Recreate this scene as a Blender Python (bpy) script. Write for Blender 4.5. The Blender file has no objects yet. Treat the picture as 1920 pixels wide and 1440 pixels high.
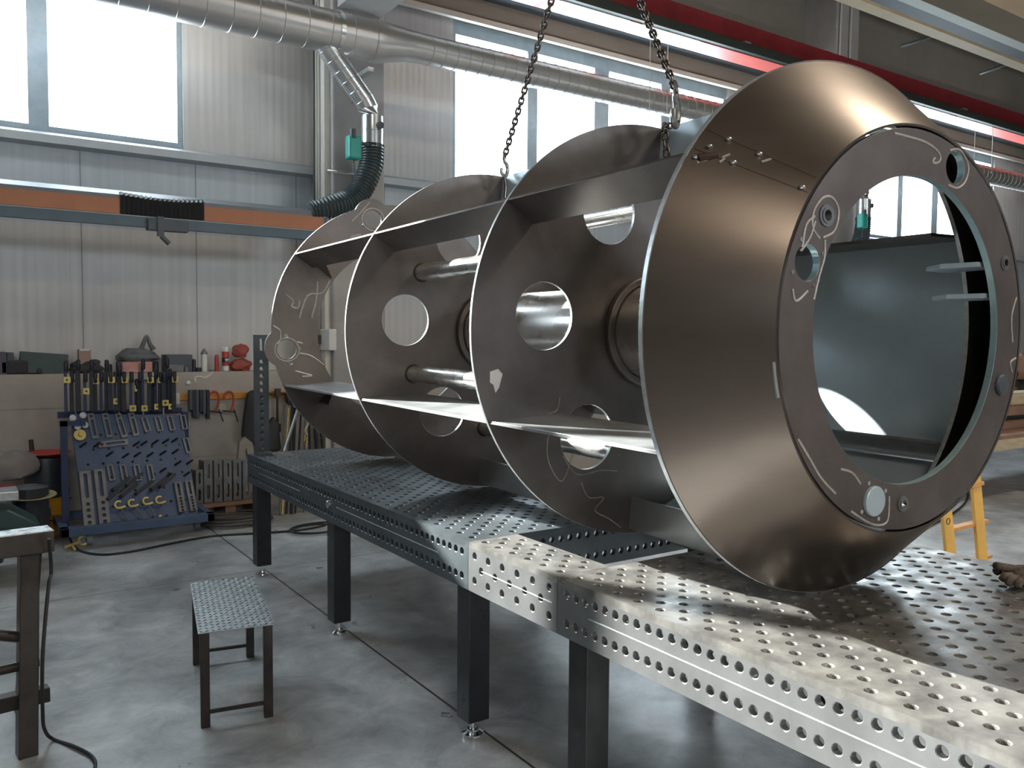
import bpy, bmesh, math, random
from mathutils import Vector, Matrix, Quaternion
from mathutils.geometry import tessellate_polygon
random.seed(7)
S = bpy.context.scene
C = S.collection
PI = math.pi
R = math.radians
# ------------------------------------------------------------------ camera
FPX, YAW, PITCH, ROLL, CAMH = 1566.414, 0.595003507, -0.0537640703, 0.00807777472, 1.66999742
fw = Vector((math.sin(YAW)*math.cos(PITCH), math.cos(YAW)*math.cos(PITCH), math.sin(PITCH)))
r0 = Vector((math.cos(YAW), -math.sin(YAW), 0)); u0 = r0.cross(fw)
rt = r0*math.cos(ROLL)+u0*math.sin(ROLL); up = -r0*math.sin(ROLL)+u0*math.cos(ROLL)
CAM = Vector((0, 0, CAMH))
cd = bpy.data.cameras.new('camera'); cam = bpy.data.objects.new('camera', cd); C.objects.link(cam)
cd.sensor_width = 36; cd.lens = FPX/1920*36; cd.clip_start = .02; cd.clip_end = 200
cam.matrix_world = Matrix(((rt.x, up.x, -fw.x, 0), (rt.y, up.y, -fw.y, 0), (rt.z, up.z, -fw.z, CAMH), (0, 0, 0, 1)))
S.camera = cam

def hit(px, py, p0, n):
    """where the line of sight through a photo pixel meets a real plane"""
    d = (px-960)/FPX*rt-(py-720)/FPX*up+fw
    n = Vector(n); return CAM+d*((Vector(p0)-CAM).dot(n)/d.dot(n))
def atx(px, py, v): return hit(px, py, (v, 0, 0), (1, 0, 0))
def aty(px, py, v): return hit(px, py, (0, v, 0), (0, 1, 0))
def atz(px, py, v=0): return hit(px, py, (0, 0, v), (0, 0, 1))
# ------------------------------------------------------------------ light
S.view_settings.view_transform = 'Standard'; S.view_settings.look = 'None'
S.view_settings.gamma = 1; S.view_settings.use_curve_mapping = False
S.view_settings.exposure = 0.7
w = bpy.data.worlds.new('sky'); S.world = w; w.use_nodes = True
bg = w.node_tree.nodes['Background']; bg.inputs[0].default_value = (.80, .91, 1, 1); bg.inputs[1].default_value = 9.0
sun = bpy.data.lights.new('sun', 'SUN'); sun.energy = 27; sun.angle = R(.6); sun.color = (1, .97, .91)
so = bpy.data.objects.new('sun', sun); C.objects.link(so)
SUN = Vector((.95, -1.97, -1)).normalized()
so.rotation_euler = SUN.to_track_quat('-Z', 'Y').to_euler()
so.location = (-10, 20, 12)
WALL = 8.5; ROOF = 8.6; X0, X1, Y0 = -9.0, 30.0, -9.0
def portal(name, loc, rot, sx, sy):
    l = bpy.data.lights.new(name, 'AREA'); l.shape = 'RECTANGLE'; l.size = sx; l.size_y = sy
    l.cycles.is_portal = True
    o = bpy.data.objects.new(name, l); C.objects.link(o); o.location = loc; o.rotation_euler = rot
WINS = [(-3.0, 1.93, [(.64, .80), (-1.42, -1.28)]),
        (4.9, 9.5, [(5.97, 6.12), (7.03, 7.27), (8.21, 8.38)]),
        (12.9, 17.2, [(13.95, 14.1), (15.05, 15.25), (16.2, 16.35)])]
WZ0, WZ1 = 3.47, 5.23
for a, b, _ in WINS: portal('window_portal', ((a+b)/2, WALL+.12, (WZ0+WZ1)/2), (R(-90), 0, 0), b-a, WZ1-WZ0)
OPP = [(-4.5, 0.5), (7.5, 12.5)]
for a, b in OPP: portal('rear_portal', ((a+b)/2, Y0-.12, 4.8), (R(90), 0, 0), b-a, 1.4)
# ------------------------------------------------------------------ materials
MATS = {}
def mat(name, col, metal=0., rough=.5, var=.12, vs=6., bump=0., bs=80., spec=.5, rvar=0., stretch=None, col2=None, aniso=0.):
    if name in MATS: return MATS[name]
    m = bpy.data.materials.new(name); m.use_nodes = True; nt = m.node_tree; N = nt.nodes; L = nt.links
    b = N['Principled BSDF']; b.inputs['Metallic'].default_value = metal; b.inputs['Roughness'].default_value = rough
    b.inputs['Specular IOR Level'].default_value = spec
    tc = N.new('ShaderNodeTexCoord'); src = tc.outputs['Object']
    if stretch:
        mp = N.new('ShaderNodeMapping'); mp.inputs['Scale'].default_value = stretch; L.new(src, mp.inputs[0]); src = mp.outputs[0]
    nz = N.new('ShaderNodeTexNoise'); nz.inputs['Scale'].default_value = vs; nz.inputs['Detail'].default_value = 6; nz.inputs['Roughness'].default_value = .65
    L.new(src, nz.inputs['Vector'])
    cr = N.new('ShaderNodeValToRGB'); L.new(nz.outputs['Fac'], cr.inputs[0])
    c2 = col2 or tuple(min(1, c*(1+var)) for c in col); c1 = tuple(c*(1-var) for c in col)
    cr.color_ramp.elements[0].position = .32; cr.color_ramp.elements[1].position = .68
    cr.color_ramp.elements[0].color = (*c1, 1); cr.color_ramp.elements[1].color = (*c2, 1)
    L.new(cr.outputs[0], b.inputs['Base Color'])
    if rvar:
        n2 = N.new('ShaderNodeTexNoise'); n2.inputs['Scale'].default_value = vs*1.7; n2.inputs['Detail'].default_value = 4
        L.new(src, n2.inputs['Vector'])
        mr = N.new('ShaderNodeMapRange'); mr.inputs[1].default_value = .3; mr.inputs[2].default_value = .7
        mr.inputs[3].default_value = max(.05, rough-rvar); mr.inputs[4].default_value = min(1, rough+rvar)
        L.new(n2.outputs['Fac'], mr.inputs[0]); L.new(mr.outputs[0], b.inputs['Roughness'])
    if bump:
        n3 = N.new('ShaderNodeTexNoise'); n3.inputs['Scale'].default_value = bs; n3.inputs['Detail'].default_value = 3
        L.new(src, n3.inputs['Vector'])
        bp = N.new('ShaderNodeBump'); bp.inputs['Strength'].default_value = bump; bp.inputs['Distance'].default_value = .01
        L.new(n3.outputs['Fac'], bp.inputs['Height']); L.new(bp.outputs[0], b.inputs['Normal'])
    MATS[name] = m; return m
steel = mat('mill_steel', (.16, .143, .135), .75, .42, .25, 2.2, .03, 60, rvar=.07)
steel_cone = mat('rolled_steel', (.205, .172, .15), .96, .33, .10, 1.3, .0, 50, rvar=.03, stretch=(1, 1, 3))
steel_fin = mat('plate_steel', (.42, .44, .45), .8, .42, .15, 3, .02, 60, rvar=.08)
steel_panel = mat('sky_tinted_steel', (.55, .66, .73), .3, .42, .12, 1.5, .02, 60, rvar=.06)  # mill steel lightened and blued: the sky's reflection put into its colour
edge_m = mat('cut_steel_edge', (.68, .72, .74), .75, .38, .2, 30)
tube_m = mat('bright_tube_steel', (.62, .61, .59), .9, .27, .15, 4, rvar=.08)
galv = mat('galvanised_duct', (.66, .65, .65), .8, .36, .06, 3, rvar=.03)
galv_b = mat('bright_galvanised', (.72, .74, .75), .9, .25, .1, 5)
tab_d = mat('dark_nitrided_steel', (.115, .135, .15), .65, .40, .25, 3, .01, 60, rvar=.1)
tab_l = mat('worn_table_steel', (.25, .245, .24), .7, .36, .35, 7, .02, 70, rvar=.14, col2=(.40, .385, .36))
tab_f = mat('ground_table_steel', (.235, .24, .245), .7, .38, .16, 4, .01, 60, rvar=.06)
leg_m = mat('black_leg_paint', (.022, .025, .028), .1, .36, .3, 5, rvar=.1)
leg_w = mat('worn_leg_steel', (.04, .04, .041), .45, .42, .5, 4, rvar=.15)
stool_leg = mat('stool_leg_steel', (.045, .036, .032), .5, .45, .4, 7, rvar=.1)
stool_top = mat('stool_tread_steel', (.30, .33, .34), .6, .45, .15, 9)
stand_m = mat('rusty_dark_steel', (.05, .04, .034), .4, .40, .35, 6, rvar=.1)
chrome = mat('chrome', (.8, .82, .84), 1, .16, .05, 5)
chain_m = mat('chain_steel', (.20, .175, .16), .95, .27, .35, 30)
hook_m = mat('hook_steel', (.6, .6, .6), .9, .3, .2, 10)
conc = mat('concrete_wall', (.46, .415, .37), 0, .85, .12, 2.2, .15, 60)
col_m = mat('concrete_column', (.40, .38, .365), 0, .8, .1, 3, .1, 60)
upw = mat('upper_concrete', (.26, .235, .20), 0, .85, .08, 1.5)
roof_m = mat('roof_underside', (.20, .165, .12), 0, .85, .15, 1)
frame_m = mat('window_frame_grey', (.30, .37, .42), .3, .5, .1, 8)
sill_m = mat('grey_flashing', (.42, .45, .47), .2, .45, .06, 5)
red_p = mat('red_paint', (.20, .016, .024), 0, .38, .2, 4)
red_l = mat('red_stripe_paint', (.62, .12, .10), 0, .45, .1, 4)
white_p = mat('cream_white_paint', (.9, .84, .82), 0, .4, .06, 4)
dgreen = mat('dark_green_black', (.03, .04, .035), .1, .5, .2, 6)
orange = mat('orange_rail', (.50, .20, .10), 0, .5, .08, 4)
orange_y = mat('orange_yellow_rail', (.62, .29, .05), 0, .5, .12, 4)
dgrey = mat('dark_grey_metal', (.085, .10, .115), .2, .5, .12, 5)
blk = mat('black_rubber', (.018, .019, .02), 0, .6, .2, 8)
hose_m = mat('hose_dark', (.055, .075, .08), 0, .4, .2, 8)
teal = mat('teal_plastic', (.03, .38, .32), 0, .4, .08, 8)
blue_b = mat('blue_rack_paint', (.075, .115, .21), 0, .45, .15, 5)
blue_d = mat('dark_blue_paint', (.03, .045, .12), 0, .4, .2, 5)
brass = mat('yellow_zinc', (.80, .64, .22), .3, .35, .15, 20)
toolst = mat('tool_steel', (.20, .20, .205), .5, .42, .2, 12)
toold = mat('blackened_tool', (.04, .042, .05), .4, .42, .2, 12)
whitepl = mat('white_plastic', (.75, .75, .73), 0, .4, .05, 8)
yellow = mat('yellow_plastic', (.75, .38, .02), 0, .45, .1, 6)
yladder = mat('ladder_yellow', (.85, .50, .12), 0, .45, .08, 6)
blue_pl = mat('blue_plastic', (.03, .10, .32), 0, .4, .1, 6)
red_pl = mat('red_plastic', (.48, .05, .04), 0, .45, .12, 6)
pink = mat('faded_pink_paper', (.58, .30, .27), 0, .7, .2, 7)
cardb = mat('brown_cardboard', (.36, .25, .21), 0, .8, .08, 6)
green_c = mat('green_grey_case', (.055, .085, .08), 0, .5, .15, 6)
cloth_d = mat('dark_cloth', (.045, .045, .05), 0, .85, .3, 6, .2, 40)
wood = mat('pale_wood', (.50, .40, .27), 0, .7, .2, 5, stretch=(1, 6, 6))
wood_b = mat('brown_wood', (.26, .15, .10), 0, .7, .2, 5)
glove_m = mat('dirty_glove_fabric', (.075, .055, .045), 0, .9, .7, 18, .3, 120, col2=(.20, .155, .12))
mark_m = mat('ground_bare_metal', (.50, .47, .45), .4, .45, .2, 60)
burn_m = mat('heat_tinted_weld', (.07, .045, .035), .5, .45, .3, 40)
ivory = mat('ivory_conduit', (.62, .60, .54), 0, .45, .05, 6)
lampw = mat('white_lamp_housing', (.60, .66, .66), 0, .45, .05, 3)
beige = mat('beige_tray', (.50, .41, .28), 0, .55, .1, 3)
paper = mat('white_paper', (.72, .70, .66), 0, .7, .05, 20)

def glassmat():
    m = bpy.data.materials.new('window_glass'); m.use_nodes = True; nt = m.node_tree; nt.nodes.clear(); N = nt.nodes; L = nt.links
    o = N.new('ShaderNodeOutputMaterial'); mx = N.new('ShaderNodeMixShader'); t = N.new('ShaderNodeBsdfTransparent'); g = N.new('ShaderNodeBsdfGlossy')
    g.inputs['Roughness'].default_value = .02; t.inputs[0].default_value = (.95, .97, .97, 1)
    mx.inputs[0].default_value = .06; L.new(t.outputs[0], mx.inputs[1]); L.new(g.outputs[0], mx.inputs[2]); L.new(mx.outputs[0], o.inputs[0]); return m
glass = glassmat()

def panelmat(name, col, rib=.1, ribamt=.02, joint=1.0, joff=.03):
    """ribbed sandwich panel: fine vertical ribs, a dark joint every metre"""
    m = mat(name, col, .15, .42, .05, 1.2)
    nt = m.node_tree; N = nt.nodes; L = nt.links; b = N['Principled BSDF']
    g = N.new('ShaderNodeNewGeometry'); sx = N.new('ShaderNodeSeparateXYZ'); L.new(g.outputs['Position'], sx.inputs[0])
    def M(op, a, bb=None):
        n = N.new('ShaderNodeMath'); n.operation = op
        for i, v in enumerate((a, bb)):
            if v is None: continue
            if isinstance(v, (int, float)): n.inputs[i].default_value = v
            else: L.new(v, n.inputs[i])
        return n.outputs[0]
    j = M('FRACT', M('DIVIDE', M('SUBTRACT', sx.outputs[0], joff), joint))
    jm = M('LESS_THAN', j, .009)
    wv = M('SINE', M('MULTIPLY', sx.outputs[0], 2*PI/rib))
    nz = N.new('ShaderNodeTexNoise'); nz.noise_dimensions = '1D'; nz.inputs['Scale'].default_value = 14; nz.inputs['Detail'].default_value = 5
    L.new(sx.outputs[0], nz.inputs['W'])
    mx = N.new('ShaderNodeMix'); mx.data_type = 'RGBA'
    old = b.inputs['Base Color'].links[0].from_socket
    L.new(old, mx.inputs[6]); mx.inputs[7].default_value = (col[0]*.45, col[1]*.45, col[2]*.45, 1); L.new(jm, mx.inputs[0])
    mx2 = N.new('ShaderNodeMix'); mx2.data_type = 'RGBA'; mx2.blend_type = 'MULTIPLY'; mx2.inputs[0].default_value = 1
    mr = N.new('ShaderNodeMapRange'); mr.inputs[1].default_value = .3; mr.inputs[2].default_value = .7; mr.inputs[3].default_value = .93; mr.inputs[4].default_value = 1.04
    L.new(nz.outputs['Fac'], mr.inputs[0]); L.new(mx.outputs[2], mx2.inputs[6]); L.new(mr.outputs[0], mx2.inputs[7])
    L.new(mx2.outputs[2], b.inputs['Base Color'])
    bp = N.new('ShaderNodeBump'); bp.inputs['Strength'].default_value = .18; bp.inputs['Distance'].default_value = ribamt
    L.new(wv, bp.inputs['Height']); L.new(bp.outputs[0], b.inputs['Normal'])
    return m
wallp = panelmat('ribbed_wall_panel', (.52, .51, .50), .09, .004)
wallu = panelmat('smooth_wall_panel', (.42, .46, .50), .5, .001, 1.0, .03)
wallw = panelmat('ribbed_panel_between_windows', (.52, .51, .50), .075, .004, 30)

def floormat():
    m = bpy.data.materials.new('polished_concrete_floor'); m.use_nodes = True; nt = m.node_tree; N = nt.nodes; L = nt.links; b = N['Principled BSDF']; b.inputs['Specular IOR Level'].default_value = .85
    tc = N.new('ShaderNodeTexCoord')
    def noise(s, d, r, dist=0):
        n = N.new('ShaderNodeTexNoise'); n.inputs['Scale'].default_value = s; n.inputs['Detail'].default_value = d; n.inputs['Roughness'].default_value = r
        n.inputs['Distortion'].default_value = dist; L.new(tc.outputs['Object'], n.inputs['Vector']); return n.outputs['Fac']
    def ramp(f, pts):
        c = N.new('ShaderNodeValToRGB'); L.new(f, c.inputs[0]); e = c.color_ramp.elements
        e[0].position, e[0].color = pts[0][0], (*pts[0][1], 1); e[1].position, e[1].color = pts[-1][0], (*pts[-1][1], 1)
        for p, cc in pts[1:-1]:
            q = e.new(p); q.color = (*cc, 1)
        return c.outputs[0]
    a = ramp(noise(1.1, 8, .62), [(.33, (.26, .26, .258)), (.5, (.42, .43, .435)), (.68, (.62, .635, .645))])
    d = ramp(noise(3.6, 10, .74, .5), [(.30, (.50, .51, .53)), (.5, (.9, .9, .9)), (.72, (1.3, 1.3, 1.3))])
    mx = N.new('ShaderNodeMix'); mx.data_type = 'RGBA'; mx.blend_type = 'MULTIPLY'; mx.inputs[0].default_value = 1
    L.new(a, mx.inputs[6]); L.new(d, mx.inputs[7])
    g = N.new('ShaderNodeNewGeometry'); sx = N.new('ShaderNodeSeparateXYZ'); L.new(g.outputs['Position'], sx.inputs[0])
    def M(op, x, y=None):
        n = N.new('ShaderNodeMath'); n.operation = op
        for i, v in enumerate((x, y)):
            if v is None: continue
            if isinstance(v, (int, float)): n.inputs[i].default_value = v
            else: L.new(v, n.inputs[i])
        return n.outputs[0]
    # saw-cut joints: one along Y at x=1.86, crossing ones every 4 m
    j1 = M('LESS_THAN', M('ABSOLUTE', M('SUBTRACT', sx.outputs[0], 1.86)), .006)
    j2 = M('LESS_THAN', M('ABSOLUTE', M('SUBTRACT', M('MODULO', M('ADD', sx.outputs[1], 38.1), 4.0), 0)), .008)
    jm = M('MAXIMUM', j1, j2)
    m2 = N.new('ShaderNodeMix'); m2.data_type = 'RGBA'; L.new(jm, m2.inputs[0]); L.new(mx.outputs[2], m2.inputs[6]); m2.inputs[7].default_value = (.06, .05, .045, 1)
    L.new(m2.outputs[2], b.inputs['Base Color'])
    rr = ramp(noise(2.3, 6, .6), [(.3, (.26, .26, .26)), (.7, (.46, .46, .46))]); L.new(rr, b.inputs['Roughness'])
    bp = N.new('ShaderNodeBump'); bp.inputs['Strength'].default_value = .08; bp.inputs['Distance'].default_value = .01
    L.new(noise(9, 5, .6), bp.inputs['Height']); L.new(bp.outputs[0], b.inputs['Normal'])
    return m
floor_m = floormat()
# ------------------------------------------------------------------ helpers
def tag(o, label=None, cat=None, group=None, kind=None):
    for k, v in (('label', label), ('category', cat), ('group', group), ('kind', kind)):
        if v: o[k] = v
    return o
def link(name, me, m, parent=None, M=None):
    o = bpy.data.objects.new(name, me); C.objects.link(o)
    if m is not None and not me.materials: me.materials.append(m)
    if parent: o.parent = parent
    if M is not None: o.matrix_local = M
    return o
def obj(name, bm, m, parent=None, M=None, smooth=False, bevel=0.):
    bmesh.ops.recalc_face_normals(bm, faces=bm.faces)
    me = bpy.data.meshes.new(name); bm.to_mesh(me); bm.free()
    if smooth:
        for p in me.polygons: p.use_smooth = True
        try: me.set_sharp_from_angle(angle=R(35))
        except Exception: pass
    o = link(name, me, m, parent, M)
    if bevel:
        b = o.modifiers.new('bevel', 'BEVEL'); b.width = bevel; b.segments = 2; b.limit_method = 'ANGLE'
    return o
def empty(name, loc=(0, 0, 0), rz=0., label=None, cat=None, group=None, M=None):
    o = bpy.data.objects.new(name, None); C.objects.link(o); o.empty_display_size = .05
    o.location = loc; o.rotation_euler = (0, 0, rz)
    if M is not None: o.matrix_world = M
    return tag(o, label, cat, group)
def dup(root, loc=None, rz=None, M=None, label=None, group=None):
    r = root.copy(); C.objects.link(r)
    if loc is not None: r.location = loc
    if rz is not None: r.rotation_euler = (0, 0, rz)
    if M is not None: r.matrix_world = M
    if label: r['label'] = label
    if group: r['group'] = group
    for ch in [c for c in root.children]:
        c = ch.copy(); C.objects.link(c); c.parent = r
        for g in [c2 for c2 in ch.children]:
            d = g.copy(); C.objects.link(d); d.parent = c
    return r
def NB(): return bmesh.new()
def box(bm, lo, hi, M=None):
    vs = [bm.verts.new((x, y, z)) for x in (lo[0], hi[0]) for y in (lo[1], hi[1]) for z in (lo[2], hi[2])]
    for f in ((0, 1, 3, 2), (4, 6, 7, 5), (0, 4, 5, 1), (2, 3, 7, 6), (0, 2, 6, 4), (1, 5, 7, 3)): bm.faces.new([vs[i] for i in f])
    if M is not None:
        for v in vs: v.co = M @ v.co
    return vs
def bbox(lo, hi, M=None):
    bm = NB(); box(bm, lo, hi, M); return bm
def frame_at(d):
    return Vector(d).normalized().to_track_quat('Z', 'Y')
def rings(bm, rs, seg=24, cap=True):
    """rs: list of (centre, quaternion or axis, radius)"""
    prev = None; first = None
    for c, q, r in rs:
        ring = [bm.verts.new(Vector(c)+q @ Vector((math.cos(2*PI*k/seg)*r, math.sin(2*PI*k/seg)*r, 0))) for k in range(seg)]
        if prev:
            for k in range(seg): bm.faces.new((prev[k], prev[(k+1) % seg], ring[(k+1) % seg], ring[k]))
        else: first = ring
        prev = ring
    if cap: bm.faces.new(first[::-1]); bm.faces.new(prev)
def cyl(bm, a, b, r, r2=None, seg=24, cap=True):
    q = frame_at(Vector(b)-Vector(a)); rings(bm, [(a, q, r), (b, q, r if r2 is None else r2)], seg, cap)
def bcyl(a, b, r, r2=None, seg=24):
    bm = NB(); cyl(bm, a, b, r, r2, seg); return bm
def hollow(bm, a, b, r, ri, seg=32):
    a, b = Vector(a), Vector(b); q = frame_at(b-a)
    L = [(a, ri), (a, r), (b, r), (b, ri)]
    rr = [[bm.verts.new(c+q @ Vector((math.cos(2*PI*k/seg)*x, math.sin(2*PI*k/seg)*x, 0))) for k in range(seg)] for c, x in L]
    for i in range(4):
        p, n = rr[i], rr[(i+1) % 4]
        for k in range(seg): bm.faces.new((p[k], p[(k+1) % seg], n[(k+1) % seg], n[k]))
def smooth_path(pts, n=8):
    pts = [Vector(p) for p in pts]; out = []
    for i in range(len(pts)-1):
        p0 = pts[max(0, i-1)]; p1 = pts[i]; p2 = pts[i+1]; p3 = pts[min(len(pts)-1, i+2)]
        for k in range(n):
            t = k/n; out.append(.5*((2*p1)+(-p0+p2)*t+(2*p0-5*p1+4*p2-p3)*t*t+(-p0+3*p1-3*p2+p3)*t**3))
    out.append(pts[-1]); return out
def sweep(bm, pts, rad, seg=10, cap=True, closed=False):
    """rad: number or function(i, n)"""
    pts = [Vector(p) for p in pts]; n = len(pts); q = None; rs = []
    for i, p in enumerate(pts):
        if closed: t = pts[(i+1) % n]-pts[i-1]
        else: t = pts[min(n-1, i+1)]-pts[max(0, i-1)]
        t.normalize()
        if q is None: q = t.to_track_quat('Z', 'Y')
        else:
            z = q @ Vector((0, 0, 1)); q = z.rotation_difference(t) @ q
        rs.append((p, q, rad(i, n) if callable(rad) else rad))
    if closed:
        prev = None; first = None
        for c, q, r in rs:
            ring = [bm.verts.new(c+q @ Vector((math.cos(2*PI*k/seg)*r, math.sin(2*PI*k/seg)*r, 0))) for k in range(seg)]
            if prev:
                for k in range(seg): bm.faces.new((prev[k], prev[(k+1) % seg], ring[(k+1) % seg], ring[k]))
            else: first = ring
            prev = ring
        # close with the nearest start
        best = min(range(seg), key=lambda s: sum((prev[k].co-first[(k+s) % seg].co).length for k in range(seg)))
        for k in range(seg): bm.faces.new((prev[k], prev[(k+1) % seg], first[(k+1+best) % seg], first[(k+best) % seg]))
    else: rings(bm, rs, seg, cap)
def lathe(bm, prof, seg=24, M=None):
    """prof: (radius, height) pairs about Z"""
    rr = []
    for r, z in prof:
        ring = [bm.verts.new((math.cos(2*PI*k/seg)*r, math.sin(2*PI*k/seg)*r, z)) for k in range(seg)]; rr.append(ring)
    for p, n in zip(rr, rr[1:]):
        for k in range(seg): bm.faces.new((p[k], p[(k+1) % seg], n[(k+1) % seg], n[k]))
    bm.faces.new(rr[0][::-1]); bm.faces.new(rr[-1])
    if M is not None:
        for ring in rr:
            for v in ring: v.co = M @ v.co
def circ(cx, cy, r, n=32, a0=0): return [(cx+r*math.cos(a0+2*PI*k/n), cy+r*math.sin(a0+2*PI*k/n)) for k in range(n)]
def slot(x0, y0, x1, y1, r, n=8):
    a = math.atan2(y1-y0, x1-x0)
    return [(x1+r*math.cos(a-PI/2+PI*k/n), y1+r*math.sin(a-PI/2+PI*k/n)) for k in range(n+1)]+[(x0+r*math.cos(a+PI/2+PI*k/n), y0+r*math.sin(a+PI/2+PI*k/n)) for k in range(n+1)]
def rect(x0, y0, x1, y1): return [(x0, y0), (x1, y0), (x1, y1), (x0, y1)]
def plate(bm, outer, holes, z0, z1, M=None, midx=None):
    """flat plate with holes in XY, thickness along Z; walls can take material slot midx"""
    loops = [outer]+list(holes)
    tris = tessellate_polygon([[Vector((x, y, 0)) for x, y in l] for l in loops])
    flat = [p for l in loops for p in l]
    lo = [bm.verts.new((x, y, z0)) for x, y in flat]; hi = [bm.verts.new((x, y, z1)) for x, y in flat]
    for t in tris:
        if len(set(t)) < 3: continue
        try: bm.faces.new([hi[i] for i in t]); bm.faces.new([lo[i] for i in reversed(t)])
        except ValueError: pass
    k = 0
    for l in loops:
        n = len(l)
        for i in range(n):
            a, b = k+i, k+(i+1) % n
            f = bm.faces.new((lo[a], lo[b], hi[b], hi[a]))
            if midx is not None: f.material_index = midx
        k += n
    if M is not None:
        for v in lo+hi: v.co = M @ v.co
def flip_fix(bm): bmesh.ops.recalc_face_normals(bm, faces=bm.faces)
def perforated(name, nu, nv, ishole, su, sv, mu, mv, t, m, parent, M, r=.014, pitch=.05):
    """plate su x sv (u,v), grid of nu x nv cells of `pitch` starting at margin mu,mv; hole in cell where ishole(i,j)"""
    bm = NB(); seg = 16
    ux = [0]+[mu+i*pitch for i in range(nu+1)]+[su]; vx = [0]+[mv+j*pitch for j in range(nv+1)]+[sv]
    if ux[1] <= 1e-6: ux = ux[1:]
    if su-ux[-2] <= 1e-6: ux = ux[:-1]
    if vx[1] <= 1e-6: vx = vx[1:]
    if sv-vx[-2] <= 1e-6: vx = vx[:-1]
    top = {}; bot = {}
    def vt(i, j):
        if (i, j) not in top: top[i, j] = bm.verts.new((ux[i], vx[j], 0)); bot[i, j] = bm.verts.new((ux[i], vx[j], -t))
        return top[i, j]
    nU, nV = len(ux)-1, len(vx)-1
    for i in range(nU):
        for j in range(nV):
            c = [vt(i, j), vt(i+1, j), vt(i+1, j+1), vt(i, j+1)]; cb = [bot[i, j], bot[i+1, j], bot[i+1, j+1], bot[i, j+1]]
            cx, cy = (ux[i]+ux[i+1])/2, (vx[j]+vx[j+1])/2
            gi = round((cx-mu)/pitch-.5); gj = round((cy-mv)/pitch-.5)
            reg = abs(ux[i+1]-ux[i]-pitch) < 1e-5 and abs(vx[j+1]-vx[j]-pitch) < 1e-5
            if not (reg and ishole(gi, gj)):
                bm.faces.new(c); bm.faces.new(cb[::-1]); continue
            A = [PI*1.25+2*PI*k/seg for k in range(seg)]
            lv = [(r+.0022, 0), (r, -.0022), (r, -t)]
            rg = [[bm.verts.new((cx+math.cos(a)*rr, cy+math.sin(a)*rr, z)) for a in A] for rr, z in lv]
            q = seg//4
            for s in range(4):
                bm.faces.new([c[s], c[(s+1) % 4]]+[rg[0][(s*q+k) % seg] for k in range(q, -1, -1)])
                bm.faces.new(([cb[s], cb[(s+1) % 4]]+[rg[2][(s*q+k) % seg] for k in range(q, -1, -1)])[::-1])
            for a_, b_ in zip(rg, rg[1:]):
                for k in range(seg): bm.faces.new((a_[k], b_[k], b_[(k+1) % seg], a_[(k+1) % seg]))
    for i in range(nU):
        for j in (0, nV): bm.faces.new([top[i, j], top[i+1, j], bot[i+1, j], bot[i, j]])
    for j in range(nV):
        for i in (0, nU): bm.faces.new([top[i, j], top[i, j+1], bot[i, j+1], bot[i, j]])
    return obj(name, bm, m, parent, M)
def basis(o, u, v):
    u = Vector(u).normalized(); v = Vector(v); v = (v-u*v.dot(u)).normalized(); n = u.cross(v)
    return Matrix(((u.x, v.x, n.x, o[0]), (u.y, v.y, n.y, o[1]), (u.z, v.z, n.z, o[2]), (0, 0, 0, 1)))
T = Matrix.Translation
def RX(a): return Matrix.Rotation(a, 4, 'X')
def RY(a): return Matrix.Rotation(a, 4, 'Y')
def RZ(a): return Matrix.Rotation(a, 4, 'Z')
def struct(name, bm, m, **k): return tag(obj(name, bm, m, **k), kind='structure')
# ------------------------------------------------------------------ the hall
struct('floor', bbox((X0, Y0, -.1), (X1, WALL+.3, 0)), floor_m)
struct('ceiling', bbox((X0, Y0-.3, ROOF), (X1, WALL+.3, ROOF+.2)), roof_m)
struct('wall_left', bbox((X0-.2, Y0, 0), (X0, WALL, ROOF)), upw)
struct('wall_right', bbox((X1, Y0, 0), (X1+.2, WALL, ROOF)), upw)
bm = NB(); holes = [rect(a, 4.1, b, 5.5) for a, b in OPP]
plate(bm, rect(X0, 0, X1, ROOF), holes, 0, .25, T((0, Y0, 0)) @ RX(PI/2)); struct('wall_near', bm, upw)
for k, (a, b) in enumerate(OPP):
    bm = NB(); plate(bm, rect(a, 4.1, b, 5.5), [rect(a+.06+i*(b-a)/6, 4.16, a-.06+(i+1)*(b-a)/6, 5.44) for i in range(6)], 0, .06, T((0, Y0-.05, 0)) @ RX(PI/2))
    f = struct('window_%d' % (k+4), bm, frame_m)
PB = 8.22
bm = NB(); box(bm, (X0, PB, 0), (X1, WALL+.3, .52)); box(bm, (X0, PB, .528), (X1, WALL+.3, 1.03)); box(bm, (X0, PB, 1.038), (X1, WALL+.3, 1.335)); box(bm, (X0, PB+.008, .5), (X1, WALL+.3, 1.3))
struct('wall_back_concrete_base', bm, conc)
bpy.data.objects['wall_back_concrete_base'].name = 'wall_back_base'
struct('wall_back_lower', bbox((X0, WALL, 1.3), (X1, WALL+.2, 2.66)), wallp)
struct('wall_back_middle', bbox((X0, WALL, 2.66), (X1, WALL+.2, 3.40)), wallu)
bm = NB(); xs = [X0]+[v for a, b, _ in WINS for v in (a, b)]+[X1]
for i in range(0, len(xs), 2): box(bm, (xs[i], WALL, 3.40), (xs[i+1], WALL+.2, WZ1+.1))
struct('wall_back_piers', bm, wallw)
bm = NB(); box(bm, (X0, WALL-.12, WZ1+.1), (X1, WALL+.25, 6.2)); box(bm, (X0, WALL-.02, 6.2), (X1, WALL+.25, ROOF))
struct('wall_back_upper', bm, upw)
bm = NB(); box(bm, (X0, WALL-.16, WZ1+.06), (X1, WALL-.1, WZ1+.12)); struct('trim_1', bm, ivory)
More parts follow.
